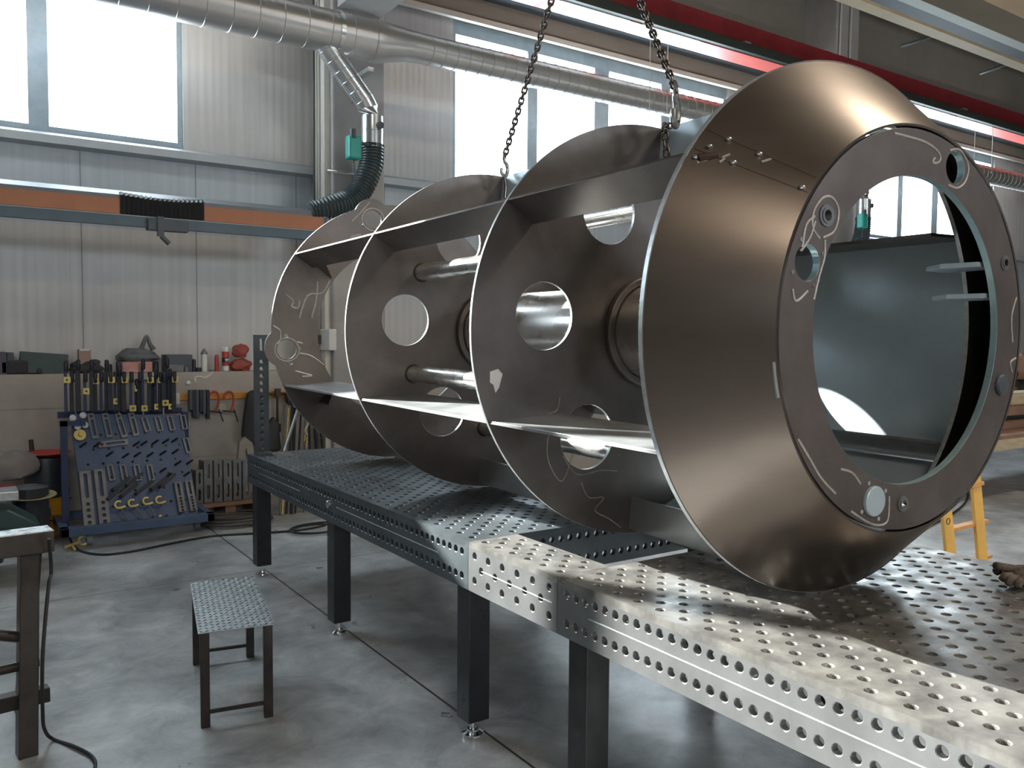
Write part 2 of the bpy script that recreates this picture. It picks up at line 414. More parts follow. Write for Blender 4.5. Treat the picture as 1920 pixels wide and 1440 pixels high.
bm = NB(); box(bm, (X0, WALL-.3, WZ1+.34), (X1, WALL-.12, WZ1+.4)); struct('trim_2', bm, dgrey)
# ledge under the windows
bm = NB()
for a, b in ((X0, 3.2), (3.76, 11.2), (11.76, 19.2), (19.76, X1)):
    plate(bm, [(WALL, 3.33), (WALL-.10, 3.35), (WALL-.10, 3.42), (WALL, 3.46)], [], a, b, Matrix(((0, 0, 1, 0), (1, 0, 0, 0), (0, 1, 0, 0), (0, 0, 0, 1))))
struct('trim_3', bm, sill_m)
for k, x in enumerate((-4.8, 3.2, 11.2, 19.2)):
    bm = NB(); box(bm, (x, 7.91, 0), (x+.56, WALL, ROOF)); struct('trim_%d' % (k+4), bm, col_m, bevel=.02)
bm = NB(); box(bm, (X0, 6.95, 6.9), (X1, 7.3, ROOF)); struct('trim_8', bm, upw)
for k, (a, b, mul) in enumerate(WINS):
    bm = NB(); ed = [a]+[v for m0, m1 in sorted(mul) for v in (m0, m1)]+[b]
    hs = [rect(ed[i]+(.05 if i == 0 else 0), WZ0+.05, ed[i+1]-(.05 if i+1 == len(ed)-1 else 0), WZ1-.05) for i in range(0, len(ed), 2)]
    plate(bm, rect(a, WZ0-.07, b, WZ1+.1), hs, 0, .07, T((0, WALL+.1, 0)) @ RX(PI/2))
    wd = struct('window_%d' % (k+1), bm, frame_m)
    for h in hs:
        bm = NB(); box(bm, (h[0][0]-.01, WALL+.06, h[0][1]-.01), (h[1][0]+.01, WALL+.066, h[2][1]+.01)); obj('pane', bm, glass, wd)
# ------------------------------------------------------------------ welded steel drum
nax = Vector((.0356889, 1, .00256923)).normalized(); o0 = Vector((2.36056, 0, 1.69819))
YD = 1.657; HC = .854
zl = Vector((0, 0, 1)); xl = nax.cross(zl).normalized(); zl = xl.cross(nax)
org = o0+nax*YD-zl*HC
DM = Matrix(((xl.x, nax.x, zl.x, org.x), (xl.y, nax.y, zl.y, org.y), (xl.z, nax.z, zl.z, org.z), (0, 0, 0, 1)))
drum = empty('steel_drum_frame', M=DM, label='large welded steel drum of discs and ribs with a conical end, on the tables', cat='steel frame')
def DP(y): return T((0, y, HC)) @ RX(PI/2)          # plate XY -> drum XZ at axial y, thickness towards -y
def pol(r, a): return (r*math.cos(R(a)), r*math.sin(R(a)))
RD = .854; tD = .014
yA, yB, yC = 2.607-YD, 3.885-YD, 5.174-YD
def disc(name, y, outer, holes, t=tD, m=steel, parent=drum, label=None):
    bm = NB(); plate(bm, outer, holes, 0, t, DP(y+t), midx=1)
    o = obj(name, bm, m, parent); o.data.materials.append(edge_m)
    o.modifiers.new('b', 'BEVEL').width = .0015; o.modifiers['b'].limit_method = 'ANGLE'
    if label: o['label'] = label
    return o
hA = [circ(*pol(.53, a), .132, 48) for a in (174, 114, 234, -66, -6, 54)]
full = circ(0, 0, RD, 144)
disc('bulkhead_disc', yA, full, hA[:4]+[circ(*pol(.433, -5), .137, 48), hA[5]]+[circ(0, 0, .2, 64)]); disc('bulkhead_disc', yB, full, hA+[circ(0, 0, .2, 64)])  # one hidden hole moved and enlarged to shape the inner sun spot
# far plate with lobes
def lobed(n=360):
    out = []
    for k in range(n):
        a = 360*k/n; r = RD
        for la in (-172, 103, 8):
            d = (a-la+180) % 360-180
            if abs(d) < 25:
                # circle of radius .13 centred at r=.775
                cc = .775; rr = .128; disq = rr*rr-(cc*math.sin(R(d)))**2
                if disq > 0: r = max(r, cc*math.cos(R(d))+math.sqrt(disq))
        out.append(pol(r, a))
    return out
hC = [circ(0, 0, .555, 96)]
for la in (-171, 103, 9):
    hC.append(circ(*pol(.765, la), .062, 28))
    for s, rr in ((-6.5, .76), (6.5, .76)): hC.append(circ(*pol(rr, la+s), .014, 12))
farp = disc('lobed_end_plate', yC, lobed(), hC)
# conical shell with its large rim ring
disc('rim_ring', 0, circ(0, 0, RD, 144), [circ(0, 0, .735, 96)], t=.016)
bm = NB(); seg = 144
prof = [(RD-.004, -.0), (.60+.012, -.2485), (.60+.005, -.2475), (RD-.016, .002)]
rr = [[bm.verts.new((math.cos(2*PI*k/seg)*r, y, HC+math.sin(2*PI*k/seg)*r)) for k in range(seg)] for r, y in prof]
for i in range(4):
    for k in range(seg): bm.faces.new((rr[i][k], rr[i][(k+1) % seg], rr[(i+1) % 4][(k+1) % seg], rr[(i+1) % 4][k]))
cone = obj('conical_shell', bm, steel_cone, drum, smooth=True)
# tack welds and seams on the cone
def cone_pt(a, s, off=.0):           # s 0 at rim .. 1 at ring plate
    r = RD-.004+(.612-RD+.004)*s+off; return Vector((r*math.cos(R(a)), -.2485*s, HC+r*math.sin(R(a))))
for a in (143.6, 138.5):
    bm = NB(); sweep(bm, [cone_pt(a, .02+i*.96/10, .0) for i in range(11)], .0011, 6); obj('seam_weld', bm, burn_m, cone)
for a, s in ((145.3, .07), (142, .12), (143.4, .36), (138.6, .22), (139, .5), (143, .93)):
    bm = NB(); bmesh.ops.create_uvsphere(bm, u_segments=10, v_segments=6, radius=.011); 
    for v in bm.verts: v.co = Vector((v.co.x, v.co.y, v.co.z*.6))+cone_pt(a, s, .002)
    obj('tack_weld', bm, hook_m, cone, smooth=True)
for a, s in ((144, .1),):
    bm = NB(); sweep(bm, [cone_pt(a+1.4-i*.8, s+.04*i, .002) for i in range(4)], lambda i, n: .014-.002*i, 8); obj('heat_stain', bm, burn_m, cone)
for pts in ([(146.2, .10), (145.2, .15), (143.6, .19), (142.8, .21)], [(144.5, .26), (143.2, .28), (143.2, .26), (141.8, .30)], [(140.5, .55), (139.6, .58), (138.8, .6)]):
    bm = NB(); sweep(bm, smooth_path([cone_pt(a, s, .001) for a, s in pts], 4), .0035, 6); obj('grinding_mark', bm, mark_m, cone)
bm = NB(); sweep(bm, [cone_pt(-172+i*3, .985, .003) for i in range(4)], .006, 6); obj('tack_weld', bm, hook_m, cone)
# ring plate in front
yR = 1.42-YD
feat = [(160, .525, .05), (70, .54, .05), (-19, .526, .036), (-109, .526, .046)]
bosses = [(143.6, .523, .03), (25.4, .542, .024), (-93, .52, .024)]
bolts = {}
rh = [circ(0, 0, .462, 128)]+[circ(*pol(r, a), q, 32) for a, r, q in feat]+[circ(*pol(r, a), q, 28) for a, r, q in bosses]
bm = NB(); plate(bm, circ(0, 0, .598, 160), rh, 0, .022, DP(yR+.011), midx=1)
for f in bm.faces:
    if f.material_index == 1 and all(abs(math.hypot(v.co.x, v.co.z-HC)-.598) < .002 for v in f.verts): f.material_index = 0
ringp = obj('ring_plate', bm, mat('brown_ring_steel', (.165, .137, .127), .7, .45, .2, 4, .03, 60, rvar=.06), drum); ringp.data.materials.append(mat('blue_grey_cut_edge', (.36, .50, .53), .6, .4, .1, 20))
ringp.modifiers.new('b', 'BEVEL').width = .0015; ringp.modifiers['b'].limit_method = 'ANGLE'
def on_ring(r, a, dy=0):
    x, z = pol(r, a); return Vector((x, yR-.011-dy, HC+z))
for a, r, q in bosses:
    bm = NB(); c = on_ring(r, a); hollow(bm, c+Vector((0, -.004, 0)), c+Vector((0, .03, 0)), q, q*.5, 28); hollow(bm, c+Vector((0, -.007, 0)), c+Vector((0, .03, 0)), q*.72, q*.5, 28)
    obj('threaded_boss', bm, toolst, ringp, smooth=True)
for (a, r, q), capped in zip(feat, (0, 0, 1, 1)):
    if capped:
        bm = NB(); c = on_ring(r, a); lathe(bm, [(q*.98, .02), (q*.98, -.006), (q*.85, -.012), (q*.3, -.015)] if a == -19 else [(q*.98, .02), (q*.98, -.008), (q*.92, -.011)], 32, T(c) @ RX(-PI/2) @ Matrix.Scale(1, 4))
        obj('cap', bm, dgrey if a == -19 else steel_panel, ringp, smooth=True)
    if a in (160, -109):
        for k in range(4):
            x, z = pol(r, a); b_ = pol(q*1.32, 45+90*k-20)
            bm = NB(); c = Vector((x+b_[0], yR-.011, HC+z+b_[1])); cyl(bm, c+Vector((0, -.003, 0)), c+Vector((0, .01, 0)), .0065, seg=14); obj('bolt_hole_plug', bm, chrome, ringp, smooth=True)
for pts in ([(.585, 103), (.572, 96), (.565, 88), (.555, 82), (.54, 79), (.52, 80), (.515, 83), (.53, 82)],
            [(.50, 150), (.475, 146), (.475, 142), (.50, 138), (.54, 138), (.565, 141), (.57, 146), (.55, 150), (.51, 151)],
            [(.56, 147), (.575, 151), (.56, 157)], [(.55, 148), (.545, 153), (.56, 158)], [(.49, 150), (.468, 155), (.467, 162), (.47, 170)],
            [(.575, 75), (.60, 70), (.58, 64), (.53, 63), (.49, 66), (.475, 72)],
            [(.51, -130), (.49, -124), (.50, -118)], [(.59, -150), (.58, -143), (.58, -135), (.575, -127)], [(.585, -118), (.59, -110), (.59, -104), (.57, -100), (.50, -101)], [(.59, -8), (.56, -10), (.58, -13)], [(.50, 168), (.54, 172), (.56, 169)], [(.585, 12), (.55, 6), (.56, -3)]):
    bm = NB(); sweep(bm, smooth_path([on_ring(r, a, .0) for r, a in pts], 5), .0038, 6); obj('grinding_mark', bm, mark_m, ringp)
# centre tube and its collars
bm = NB(); hollow(bm, (0, yA-.31, HC), (0, yB+.18, HC), .199, .186, 64); obj('centre_tube', bm, tube_m, drum, smooth=True)
for y in (yA-.03, yB-.03):
    bm = NB(); hollow(bm, (0, y, HC), (0, y+.03, HC), .232, .2, 64); c_ = obj('hub_collar', bm, steel, drum, smooth=True, bevel=.006)
for a in (145, 205, 265, -35, 25, 85):
    x, z = pol(.53, a); bm = NB(); hollow(bm, (x, yA+tD, HC+z), (x, yB+.0, HC+z), .043, .036, 32); hollow(bm, (x, yB-.003, HC+z), (x, yB+.012, HC+z), .043, .036, 32)
    tb = obj('tie_tube', bm, tube_m, drum, smooth=True)
    bm = NB(); sweep(bm, [(x+.044*math.cos(t*PI/12), yB-.001, HC+z+.044*math.sin(t*PI/12)) for t in range(24)], .006, 6, closed=True); obj('weld_bead', bm, burn_m, tb)
    x, z = x, z
# longitudinal ribs
def rib(y0, y1, p, q, t=.012, m=steel_fin, name='longitudinal_rib'):
    """flat bar whose section runs p->q (drum x,z) between two discs"""
    p, q = Vector((p[0], 0, HC+p[1])), Vector((q[0], 0, HC+q[1])); d = (q-p).normalized(); n = Vector((-d.z, 0, d.x))*t/2
    bm = NB(); vs = [bm.verts.new(c+Vector((0, y, 0))) for y in (y0, y1) for c in (p-n, q-n, q+n, p+n)]
    for f in ((0, 1, 2, 3), (7, 6, 5, 4), (0, 4, 5, 1), (1, 5, 6, 2), (2, 6, 7, 3), (3, 7, 4, 0)): bm.faces.new([vs[i] for i in f])
    return obj(name, bm, m, drum, bevel=.001)
spans = [(.016, yA), (yA+tD, yB), (yB+tD, yC)]
for (y0, y1) in spans:
    rib(y0, y1, pol(.712, 145), pol(RD-.002, 145), m=steel)
    rib(y0, y1, (-.774, -.348), (-.43, -.335))
    rib(y0, y1, pol(.70, -95.6), pol(.835, -95.6))
    rib(y0, y1, (.50, .352), (.774, .358), m=steel)
    rib(y0, y1, pol(.716, -34), pol(.848, -34), m=toolst)
for (y0, y1) in spans[:2]:
    rib(y0, y1, pol(.70, 86), pol(RD-.002, 86), m=steel_panel)
rib(.016, yA, (.776, .362), (.705, -.485), t=.01, m=steel_panel, name='side_sheet')
rib(.016, yA, pol(.848, -35.5), pol(.836, -94.2), t=.01, m=steel_panel, name='bottom_sheet')
# gussets on the far plate
for a in (143, -140):
    p0, p1 = pol(.572, a), pol(.72, a)
    bm = NB(); vs = [bm.verts.new((p[0], y, HC+p[1]+dz)) for dz in (-.005, .005) for p, y in ((p0, yC), (p1, yC), (p1, yC-.2))]
    for f in ((0, 1, 2), (5, 4, 3), (0, 3, 4, 1), (1, 4, 5, 2), (2, 5, 3, 0)): bm.faces.new([vs[i] for i in f])
    obj('gusset', bm, steel, drum)
# clamps between ring plate and rim
for a in (30, 16):
    x, z = pol(.45, a); x2, z2 = pol(.60, a-2)
    bm = NB(); plate(bm, [(x, yR+.02), (x2, yR+.02), (x2+.05, .0), (x+.06, .0), (x-.02, -.10)], [circ(x+.06, yR+.1, .018, 16)], HC+z-.008, HC+z+.008)
    obj('bracket', bm, steel_panel, drum, bevel=.002)
# far-plate marks
for pts in ([(.80, 163), (.74, 165), (.74, 168), (.70, 168), (.70, 164)], [(.68, 173), (.66, 160), (.58, 155), (.575, 145)], [(.845, 178), (.80, 180), (.80, 184), (.82, 186)], [(.68, 190), (.70, 186), (.66, 187)], [(.69, -168), (.62, -165), (.56, -157)], [(.75, -160), (.70, -157), (.66, -154), (.72, -156)], [(.64, 150), (.60, 160), (.60, 172)]):
    bm = NB(); sweep(bm, smooth_path([Vector((pol(r, a)[0], yC-.001, HC+pol(r, a)[1])) for r, a in pts], 4), .0058, 6); obj('grinding_mark', bm, mark_m, farp)
for la in (-171, 103):
    cx, cz = pol(.765, la)
    bm = NB(); sweep(bm, [Vector((cx+.078*math.cos(t*PI/10), yC-.001, HC+cz+.074*math.sin(t*PI/10))) for t in range(20)], .004, 6, closed=True); obj('grinding_mark', bm, mark_m, farp)
for pts in ([(.69, 112), (.70, 118), (.66, 120), (.64, 115)], [(.79, 114), (.83, 108), (.88, 103)], [(.62, 118), (.66, 108), (.65, 102)]):
    bm = NB(); sweep(bm, smooth_path([Vector((pol(r, a)[0], yC-.001, HC+pol(r, a)[1])) for r, a in pts], 4), .0058, 6); obj('grinding_mark', bm, mark_m, farp)
# chalk scribbles and a torn label on the second disc
for pts in ([(.60, -142), (.66, -140), (.72, -134), (.74, -126), (.62, -128)], [(.66, -131), (.68, -122), (.62, -113), (.60, -105)], [(.70, -119), (.74, -114), (.72, -108), (.78, -110), (.80, -104), (.83, -99)], [(.52, -150), (.56, -146), (.60, -147)]):
    bm = NB(); sweep(bm, smooth_path([Vector((pol(r, a)[0], yA-.0003, HC+pol(r, a)[1])) for r, a in pts], 5), .0025, 5); obj('chalk_mark', bm, mat('faint_chalk', (.36, .32, .28), 0, .8, .3, 50), drum)
bm = NB(); x, z = pol(.775, -166); plate(bm, [(x-.02, z+.03), (x+.015, z+.04), (x+.035, z+.02), (x+.02, z-.03), (x+.005, z-.05), (x-.005, z-.02), (x-.02, z-.01)], [], 0, .001, DP(yA)); obj('torn_label', bm, paper, drum)
# ------------------------------------------------------------------ lifting chains
H = hit(1102, -241, (2.45, 0, 0), (1, 0, 0))
def link_mesh(L=.014, Wd=.0118, r=.0054):
    bm = NB(); pts = []
    for k in range(16):
        a = 2*PI*k/16; pts.append(Vector((Wd*math.cos(a), 0, Wd*math.sin(a)+(L/2 if math.sin(a) > 0 else -L/2 if math.sin(a) < 0 else 0))))
    sweep(bm, pts, r, 8, closed=True)
    me = bpy.data.meshes.new('chain_link'); bmesh.ops.recalc_face_normals(bm, faces=bm.faces); bm.to_mesh(me); bm.free(); me.materials.append(chain_m)
    for p in me.polygons: p.use_smooth = True
    return me
LM = link_mesh()
def chain(root, a, b, pitch=.0268, tw=0):
    a, b = Vector(a), Vector(b); n = int((b-a).length/pitch); q = (b-a).normalized().to_track_quat('Z', 'Y'); inv = root.matrix_world.inverted()
    for i in range(n+1):
        p = a+(b-a)*(i/max(1, n)); M = Matrix.Translation(p) @ q.to_matrix().to_4x4() @ RZ(PI/4+PI/2*(i % 2)+tw)
        link('chain_link', LM, None, root, inv @ M)
def hook(root, c, s=1.0, rz=0):
    bm = NB(); pts = [Vector((0, 0, .075)), Vector((0, 0, .05)), Vector((.022, 0, .035)), Vector((.034, 0, .005)), Vector((.02, 0, -.03)), Vector((-.01, 0, -.038)), Vector((-.032, 0, -.02)), Vector((-.03, 0, .005))]
    sweep(bm, smooth_path([p*s for p in pts], 5), lambda i, n: s*(.009+.004*math.sin(PI*i/n)), 10)
    lathe(bm, [(.008*s, -.006*s), (.017*s, -.004*s), (.017*s, .004*s), (.008*s, .006*s)], 16, T((0, 0, .083*s)) @ RX(PI/2))
    o = obj('hook', bm, hook_m, root, smooth=True); o.matrix_local = T(Vector(c)-root.location) @ RZ(rz)
    return o
pR = atx(1266, 222, 2.42); pL = aty(946, 318, 3.78)
cr = empty('lifting_chain', H, label='right lifting chain with a bright hook and short tail, next to the cone', cat='chain'); bpy.context.view_layer.update()
chain(cr, H, pR+Vector((0, 0, .11)))
hook(cr, pR+Vector((0, 0, .02)), 1.25, R(35))
t0 = pR+Vector((0, 0, -.02)); t1 = hit(1247, 240, pR, (0, 1, 0)); t2 = hit(1250, 287, pR, (0, 1, 0))
chain(cr, t0, t1, .0265); chain(cr, t1, t2, .0265, .6)
cl = empty('lifting_chain', H, label='thinner looking lifting chain on the left, hooked to the top rib between two discs', cat='chain'); bpy.context.view_layer.update()
chain(cl, H+Vector((.03, .03, 0)), pL+Vector((0, 0, .07)))
hook(cl, pL+Vector((0, 0, .0)), .85, R(20))
bm = NB(); sweep(bm, [pL-H+Vector((0, 0, -.03)), pL-H+Vector((.01, 0, -.09)), pL-H+Vector((.005, .0, -.15))], .008, 8); obj('shackle', bm, chain_m, cl)
tag(cr, group=None)
# ------------------------------------------------------------------ welding tables
TX, TZ = 1.733, .85
def leg(parent, x, y, top, m=leg_m, foot=True, w=.1):
    bm = NB(); plate(bm, rect(x, y, x+w, y+w), [rect(x+.006, y+.006, x+w-.006, y+w-.006)], .075, top)
    l = obj('leg', bm, m, parent, bevel=.003)
    bm = NB(); lathe(bm, [(.045, 0), (.048, .006), (.046, .014), (.026, .022), (.024, .03), (.013, .032), (.013, .07), (.028, .07), (.028, .085), (.01, .085)], 28, T((x+w/2, y+w/2, 0)))
    obj('levelling_foot', bm, chrome, l, smooth=True)
    return l
def welding_table(y0, y1, mt, ms, label, legs):
    root = empty('welding_table', (TX, y0, 0), label=label, cat='table'); Ln = y1-y0
    nu, nv = 29, round(Ln/.05)-1
    perforated('tabletop', nu, nv, lambda i, j: 0 <= i < nu and 0 <= j < nv and (i+j) % 2 == 0, 1.5, Ln, .025, .025, .025, mt, root, T((0, 0, TZ)))
    n = round(Ln/.05)-1; ish = lambda i, j: 0 <= i < n and j in (0, 2)
    # front (facing -X): u along -Y, v up
    perforated('front_panel', n, 3, ish, Ln, .175, .025, .025, .022, ms, root, basis((0, Ln, TZ-.2), (0, -1, 0), (0, 0, 1)))
    perforated('back_panel', n, 3, ish, Ln, .175, .025, .025, .022, ms, root, basis((1.5, 0, TZ-.2), (0, 1, 0), (0, 0, 1)))
    m2 = 28; ish2 = lambda i, j: 0 <= i < m2 and j in (0, 2)
    perforated('end_panel', m2, 3, ish2, 1.456, .175, .028, .025, .022, ms, root, basis((.022, .0, TZ-.2), (1, 0, 0), (0, 0, 1)))
    perforated('end_panel', m2, 3, ish2, 1.456, .175, .028, .025, .022, ms, root, basis((1.478, Ln, TZ-.2), (-1, 0, 0), (0, 0, 1)))
    for x, y, m, f in legs: leg(root, x, y, TZ-.2, m)
    bm = NB()
    for k in range(1, 4): box(bm, (.03, k*Ln/4-.01, TZ-.14), (1.47, k*Ln/4+.01, TZ-.026))
    obj('stiffener', bm, ms, root)
    return root
YS1, YS0 = 2.868, 2.268
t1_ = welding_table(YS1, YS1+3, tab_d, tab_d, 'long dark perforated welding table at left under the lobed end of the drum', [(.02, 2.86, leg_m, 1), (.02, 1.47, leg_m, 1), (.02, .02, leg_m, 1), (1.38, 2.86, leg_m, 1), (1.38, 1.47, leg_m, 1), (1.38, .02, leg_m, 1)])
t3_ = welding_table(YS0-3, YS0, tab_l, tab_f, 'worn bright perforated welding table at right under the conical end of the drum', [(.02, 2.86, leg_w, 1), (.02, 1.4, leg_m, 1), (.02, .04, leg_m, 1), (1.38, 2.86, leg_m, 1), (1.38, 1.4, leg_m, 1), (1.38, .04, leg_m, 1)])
for root, a, b in ((t1_, 1.95, 2.75), (t1_, .25, 1.38), (t3_, .2, 2.83)):
    bm = NB(); box(bm, (-.0012, a, TZ-.102), (.002, b, TZ-.0985)); obj('scale_line', bm, edge_m, root)
bm = NB(); lathe(bm, [(.02, 0), (.02, .010), (.016, .013)], 24, T((0, 4.36-YS1, TZ-.10)) @ RY(-PI/2)); obj('table_bolt', bm, hook_m, t1_, smooth=True)
br = empty('table_extension_bridge', (TX, YS0+.003, 0), label='short perforated bridge piece joining the two welding tables in front of the square gap', cat='table extension')
LB = YS1-YS0-.006
perforated('top_plate', 4, 11, lambda i, j: 0 <= i < 4 and 0 <= j < 11 and (i+j) % 2 == 0, .24, LB, .025, .022, .022, tab_l, br, T((0, 0, TZ)))
perforated('front_panel', 11, 3, lambda i, j: 0 <= i < 11 and 0 <= j < 3 and (i+j) % 2 == 0, LB, .178, .022, .025, .02, tab_f, br, basis((0, LB, TZ-.2), (0, -1, 0), (0, 0, 1)))
perforated('back_panel', 11, 3, lambda i, j: 0 <= i < 11 and 0 <= j < 3 and (i+j) % 2 == 0, LB, .178, .022, .025, .02, tab_l, br, basis((.24, 0, TZ-.2), (0, 1, 0), (0, 0, 1)))
bm = NB(); box(bm, (-.0012, .03, TZ-.102), (.002, LB-.1, TZ-.0985)); obj('scale_line', bm, edge_m, br)
br2 = empty('table_extension_bridge', (TX+1.26, YS0+.003, 0), label='second bridge piece at the far side of the gap, behind the drum', cat='table extension')
for c in br.children:
    d = c.copy(); C.objects.link(d); d.parent = br2
# perforated upright stop on the far corner
bm = NB(); Ls = .835
plate(bm, rect(0, 0, .1, Ls), [circ(.05, .05+i*.05, .014, 18) for i in range(13)]+[slot(.05, .735, .05, .80, .011)], 0, .025)
st = obj('upright_stop_bar', bm, tab_d, None, basis((1.765, 5.82, TZ), (1, 0, 0), (0, 0, 1)), bevel=.002)
bm = NB(); box(bm, (1.765, 5.70, TZ), (1.865, 5.795, TZ+.02))
ft = obj('foot', bm, tab_d, None); ft.parent = st; ft.matrix_parent_inverse = st.matrix_world.inverted() if False else basis((1.765, 5.82, TZ), (1, 0, 0), (0, 0, 1)).inverted()
tag(st, 'tall dark perforated upright bar standing on the far left corner of the dark table', 'stop bar')
# screw clamp lying on the table and a scrap of wire
g = atz(521, 856, TZ)
bm = NB(); sweep(bm, [g+Vector((-.06, .22, .02)), g+Vector((.0, .02, .012))], .006, 8); box(bm, (g.x-.02, g.y-.05, TZ), (g.x+.10, g.y-.03, TZ+.016)); box(bm, (g.x-.02, g.y+.02, TZ), (g.x+.10, g.y+.04, TZ+.016)); cyl(bm, (g.x+.02, g.y-.05, TZ+.02), (g.x+.02, g.y+.04, TZ+.02), .006)
tag(obj('hand_tool', bm, hook_m), 'small steel hand tool lying beside the upright bar on the dark table', 'tool')
bm = NB(); sweep(bm, smooth_path([atz(652, 836, TZ)+Vector((0, -.02, .006)), atz(680, 843, TZ+.006), atz(705, 843, TZ+.006), atz(719, 849, TZ+.006), atz(714, 853, TZ+.006)], 6), .005, 8)
tag(obj('cable_end', bm, paper), 'thin light cable lying on the dark table below the lobed plate', 'cable')
# ------------------------------------------------------------------ step stool
p = [atz(365, 1090, .42), atz(487, 1077, .42), atz(517, 1169, .42), atz(371, 1187, .42)]
sl = empty('step_stool', (p[3].x, p[3].y, 0), label='small steel step stool with a ribbed tread top, on the floor left of the tables', cat='stool')
u_ = (p[2]-p[3]); v_ = (p[0]-p[3]); SW, SL_ = .315, .80
uu = Vector((u_.x, u_.y, 0)).normalized(); Ms = basis((0, 0, 0), uu, (v_.x, v_.y, 0))
bm = NB(); plate(bm, rect(0, 0, SW, SL_), [], .414, .418)
for i in range(22):
    for j in range(13):
        x = .012+j*(SW-.024)/12; y = .015+i*(SL_-.03)/21; a = R(38) if (i+j) % 2 else R(-38)
        Mt = T((x, y, .418)) @ RZ(a); vs = [bm.verts.new(Mt @ Vector(c)) for c in ((-.014, 0, 0), (0, -.005, 0), (.014, 0, 0), (0, .005, 0), (0, 0, .005))]
        for k in range(4): bm.faces.new((vs[k], vs[(k+1) % 4], vs[4]))
obj('tread_plate', bm, stool_top, sl, Ms)
for x, y in ((.008, .008), (SW-.046, .008), (.008, SL_-.046), (SW-.046, SL_-.046)):
    bm = NB(); plate(bm, rect(x, y, x+.038, y+.038), [], 0, .414); obj('leg', bm, stool_leg, sl, Ms, bevel=.003)
for y in (.02, SL_-.034):
    bm = NB(); box(bm, (.046, y, .055), (SW-.046, y+.014, .069)); obj('crossbar', bm, stool_leg, sl, Ms)
for x in (.02, SW-.032):
    bm = NB(); box(bm, (x, .046, .38), (x+.012, SL_-.046, .414)); obj('top_rail', bm, stool_leg, sl, Ms)
# ------------------------------------------------------------------ steel trestle at the left edge
tr = empty('steel_trestle', (.05, 3.5, 0), label='dark rusty steel trestle with a bright worn top beam at the left edge', cat='trestle')
a = atz(88, 990, .86); b_ = atz(94, 1010, .86)
ux_ = Vector((a.x, a.y, 0))
MT = T((-.05, -3.5, 0)) @ basis((.345, 3.95, 0), (1, .12, 0), (-.12, 1, 0)) @ Matrix.Scale(-1, 4, (1, 0, 0))
def tb(name, lo, hi, m=stand_m, M2=None, bev=.004): return obj(name, bbox(lo, hi, M2), m, tr, MT, bevel=bev)
tb('top_beam', (0, -.06, .775), (1.1, .06, .86)); tb('worn_top_face', (0, -.06, .86), (1.1, .06, .866), mat('bright_worn_steel', (.62, .64, .65), .8, .32, .25, 12, rvar=.1))
bm = NB(); box(bm, (-.035, -.035, 0), (.035, .035, .775), T((.07, 0, 0)));
for v in bm.verts: v.co.y += (.775-v.co.z)*-.22; v.co.x += .015+(.775-v.co.z)*.07
obj('leg', bm, stand_m, tr, MT, bevel=.004)
bm = NB(); box(bm, (-.03, -.03, 0), (.03, .03, .775), T((.07, .0, 0)))
for v in bm.verts: v.co.y += (.775-v.co.z)*.35
obj('leg', bm, stand_m, tr, MT, bevel=.004)
for dx in (.95,):
    bm = NB(); box(bm, (-.03, -.03, 0), (.03, .03, .775), T((dx, 0, 0)))
    for v in bm.verts: v.co.y += (.775-v.co.z)*-.12
    obj('leg', bm, stand_m, tr, MT, bevel=.004)
bm = NB(); cyl(bm, (.07, -.07, .33), (.95, -.07, .33), .02); cyl(bm, (.07, -.05, .42), (.9, -.02, .70), .022); obj('brace', bm, stand_m, tr, MT)
tb('cross_rail', (.04, -.12, .17), (1.0, -.06, .23))
bm = NB(); box(bm, (.24, -.045, .24), (.9, .0, .775)); obj('back_plate', bm, toold, tr, MT)
# cable hanging down from the trestle
cb = [atz(92, 1010, .85), Vector((.335, 3.86, .7)), hit(91, 1100, (0, 3.72, 0), (0, 1, 0)), hit(80, 1230, (0, 3.6, 0), (0, 1, 0)), hit(80, 1335, (0, 3.66, 0), (0, 1, 0)), hit(84, 1368, (0, 3.74, 0), (0, 1, 0)), atz(98, 1385, .01), atz(140, 1400, .01), atz(172, 1418, .01), atz(178, 1440, .01), atz(160, 1475, .01)]
bm = NB(); sweep(bm, smooth_path(cb, 8), .007, 8); tag(obj('cable', bm, blk, smooth=True), 'black cable hanging off the trestle and curling on the floor at the lower left', 'cable')
# ------------------------------------------------------------------ ducts
def spiral_duct(bm, a, b, r, pitch=.15, seg=36):
    a, b = Vector(a), Vector(b); L = (b-a).length; n = max(1, int(L/pitch)); q = frame_at(b-a); rs = []
    for i in range(n):
        s = a+(b-a)*(i/n); e = a+(b-a)*((i+1)/n); d = (b-a).normalized()
        rs += [(s, q, r), (e-d*.010, q, r), (e-d*.006, q, r+.004), (e-d*.002, q, r+.004)]
    rs.append((b, q, r)); rings(bm, rs, seg)
DY = 7.5
d1 = empty('main_air_duct', (2.7, DY, 4.5), label='thick spiral air duct running along the window wall at the top left', cat='duct')
def rel(o, bm_, name, m, **k):
    ob = obj(name, bm_, m, None, **k); ob.parent = o; ob.matrix_parent_inverse = Matrix.Translation(o.location).inverted(); return ob
bm = NB(); spiral_duct(bm, (X0+.05, DY, 4.50), (3.42, DY, 4.50), .19, .22); rel(d1, bm, 'wide_duct', galv, smooth=True)
bm = NB(); q = frame_at((1, 0, 0)); rings(bm, [((3.42, DY, 4.50), q, .196), ((3.50, DY, 4.50), q, .196), ((3.80, DY, 4.53), q, .148), ((3.90, DY, 4.53), q, .148)], 36); rel(d1, bm, 'reducer', galv, smooth=True)
bm = NB(); q = frame_at((1, 0, 0)); hollow(bm, (3.05, DY, 4.5), (3.09, DY, 4.5), .199, .18, 36); rel(d1, bm, 'duct_band', galv_b, smooth=True)
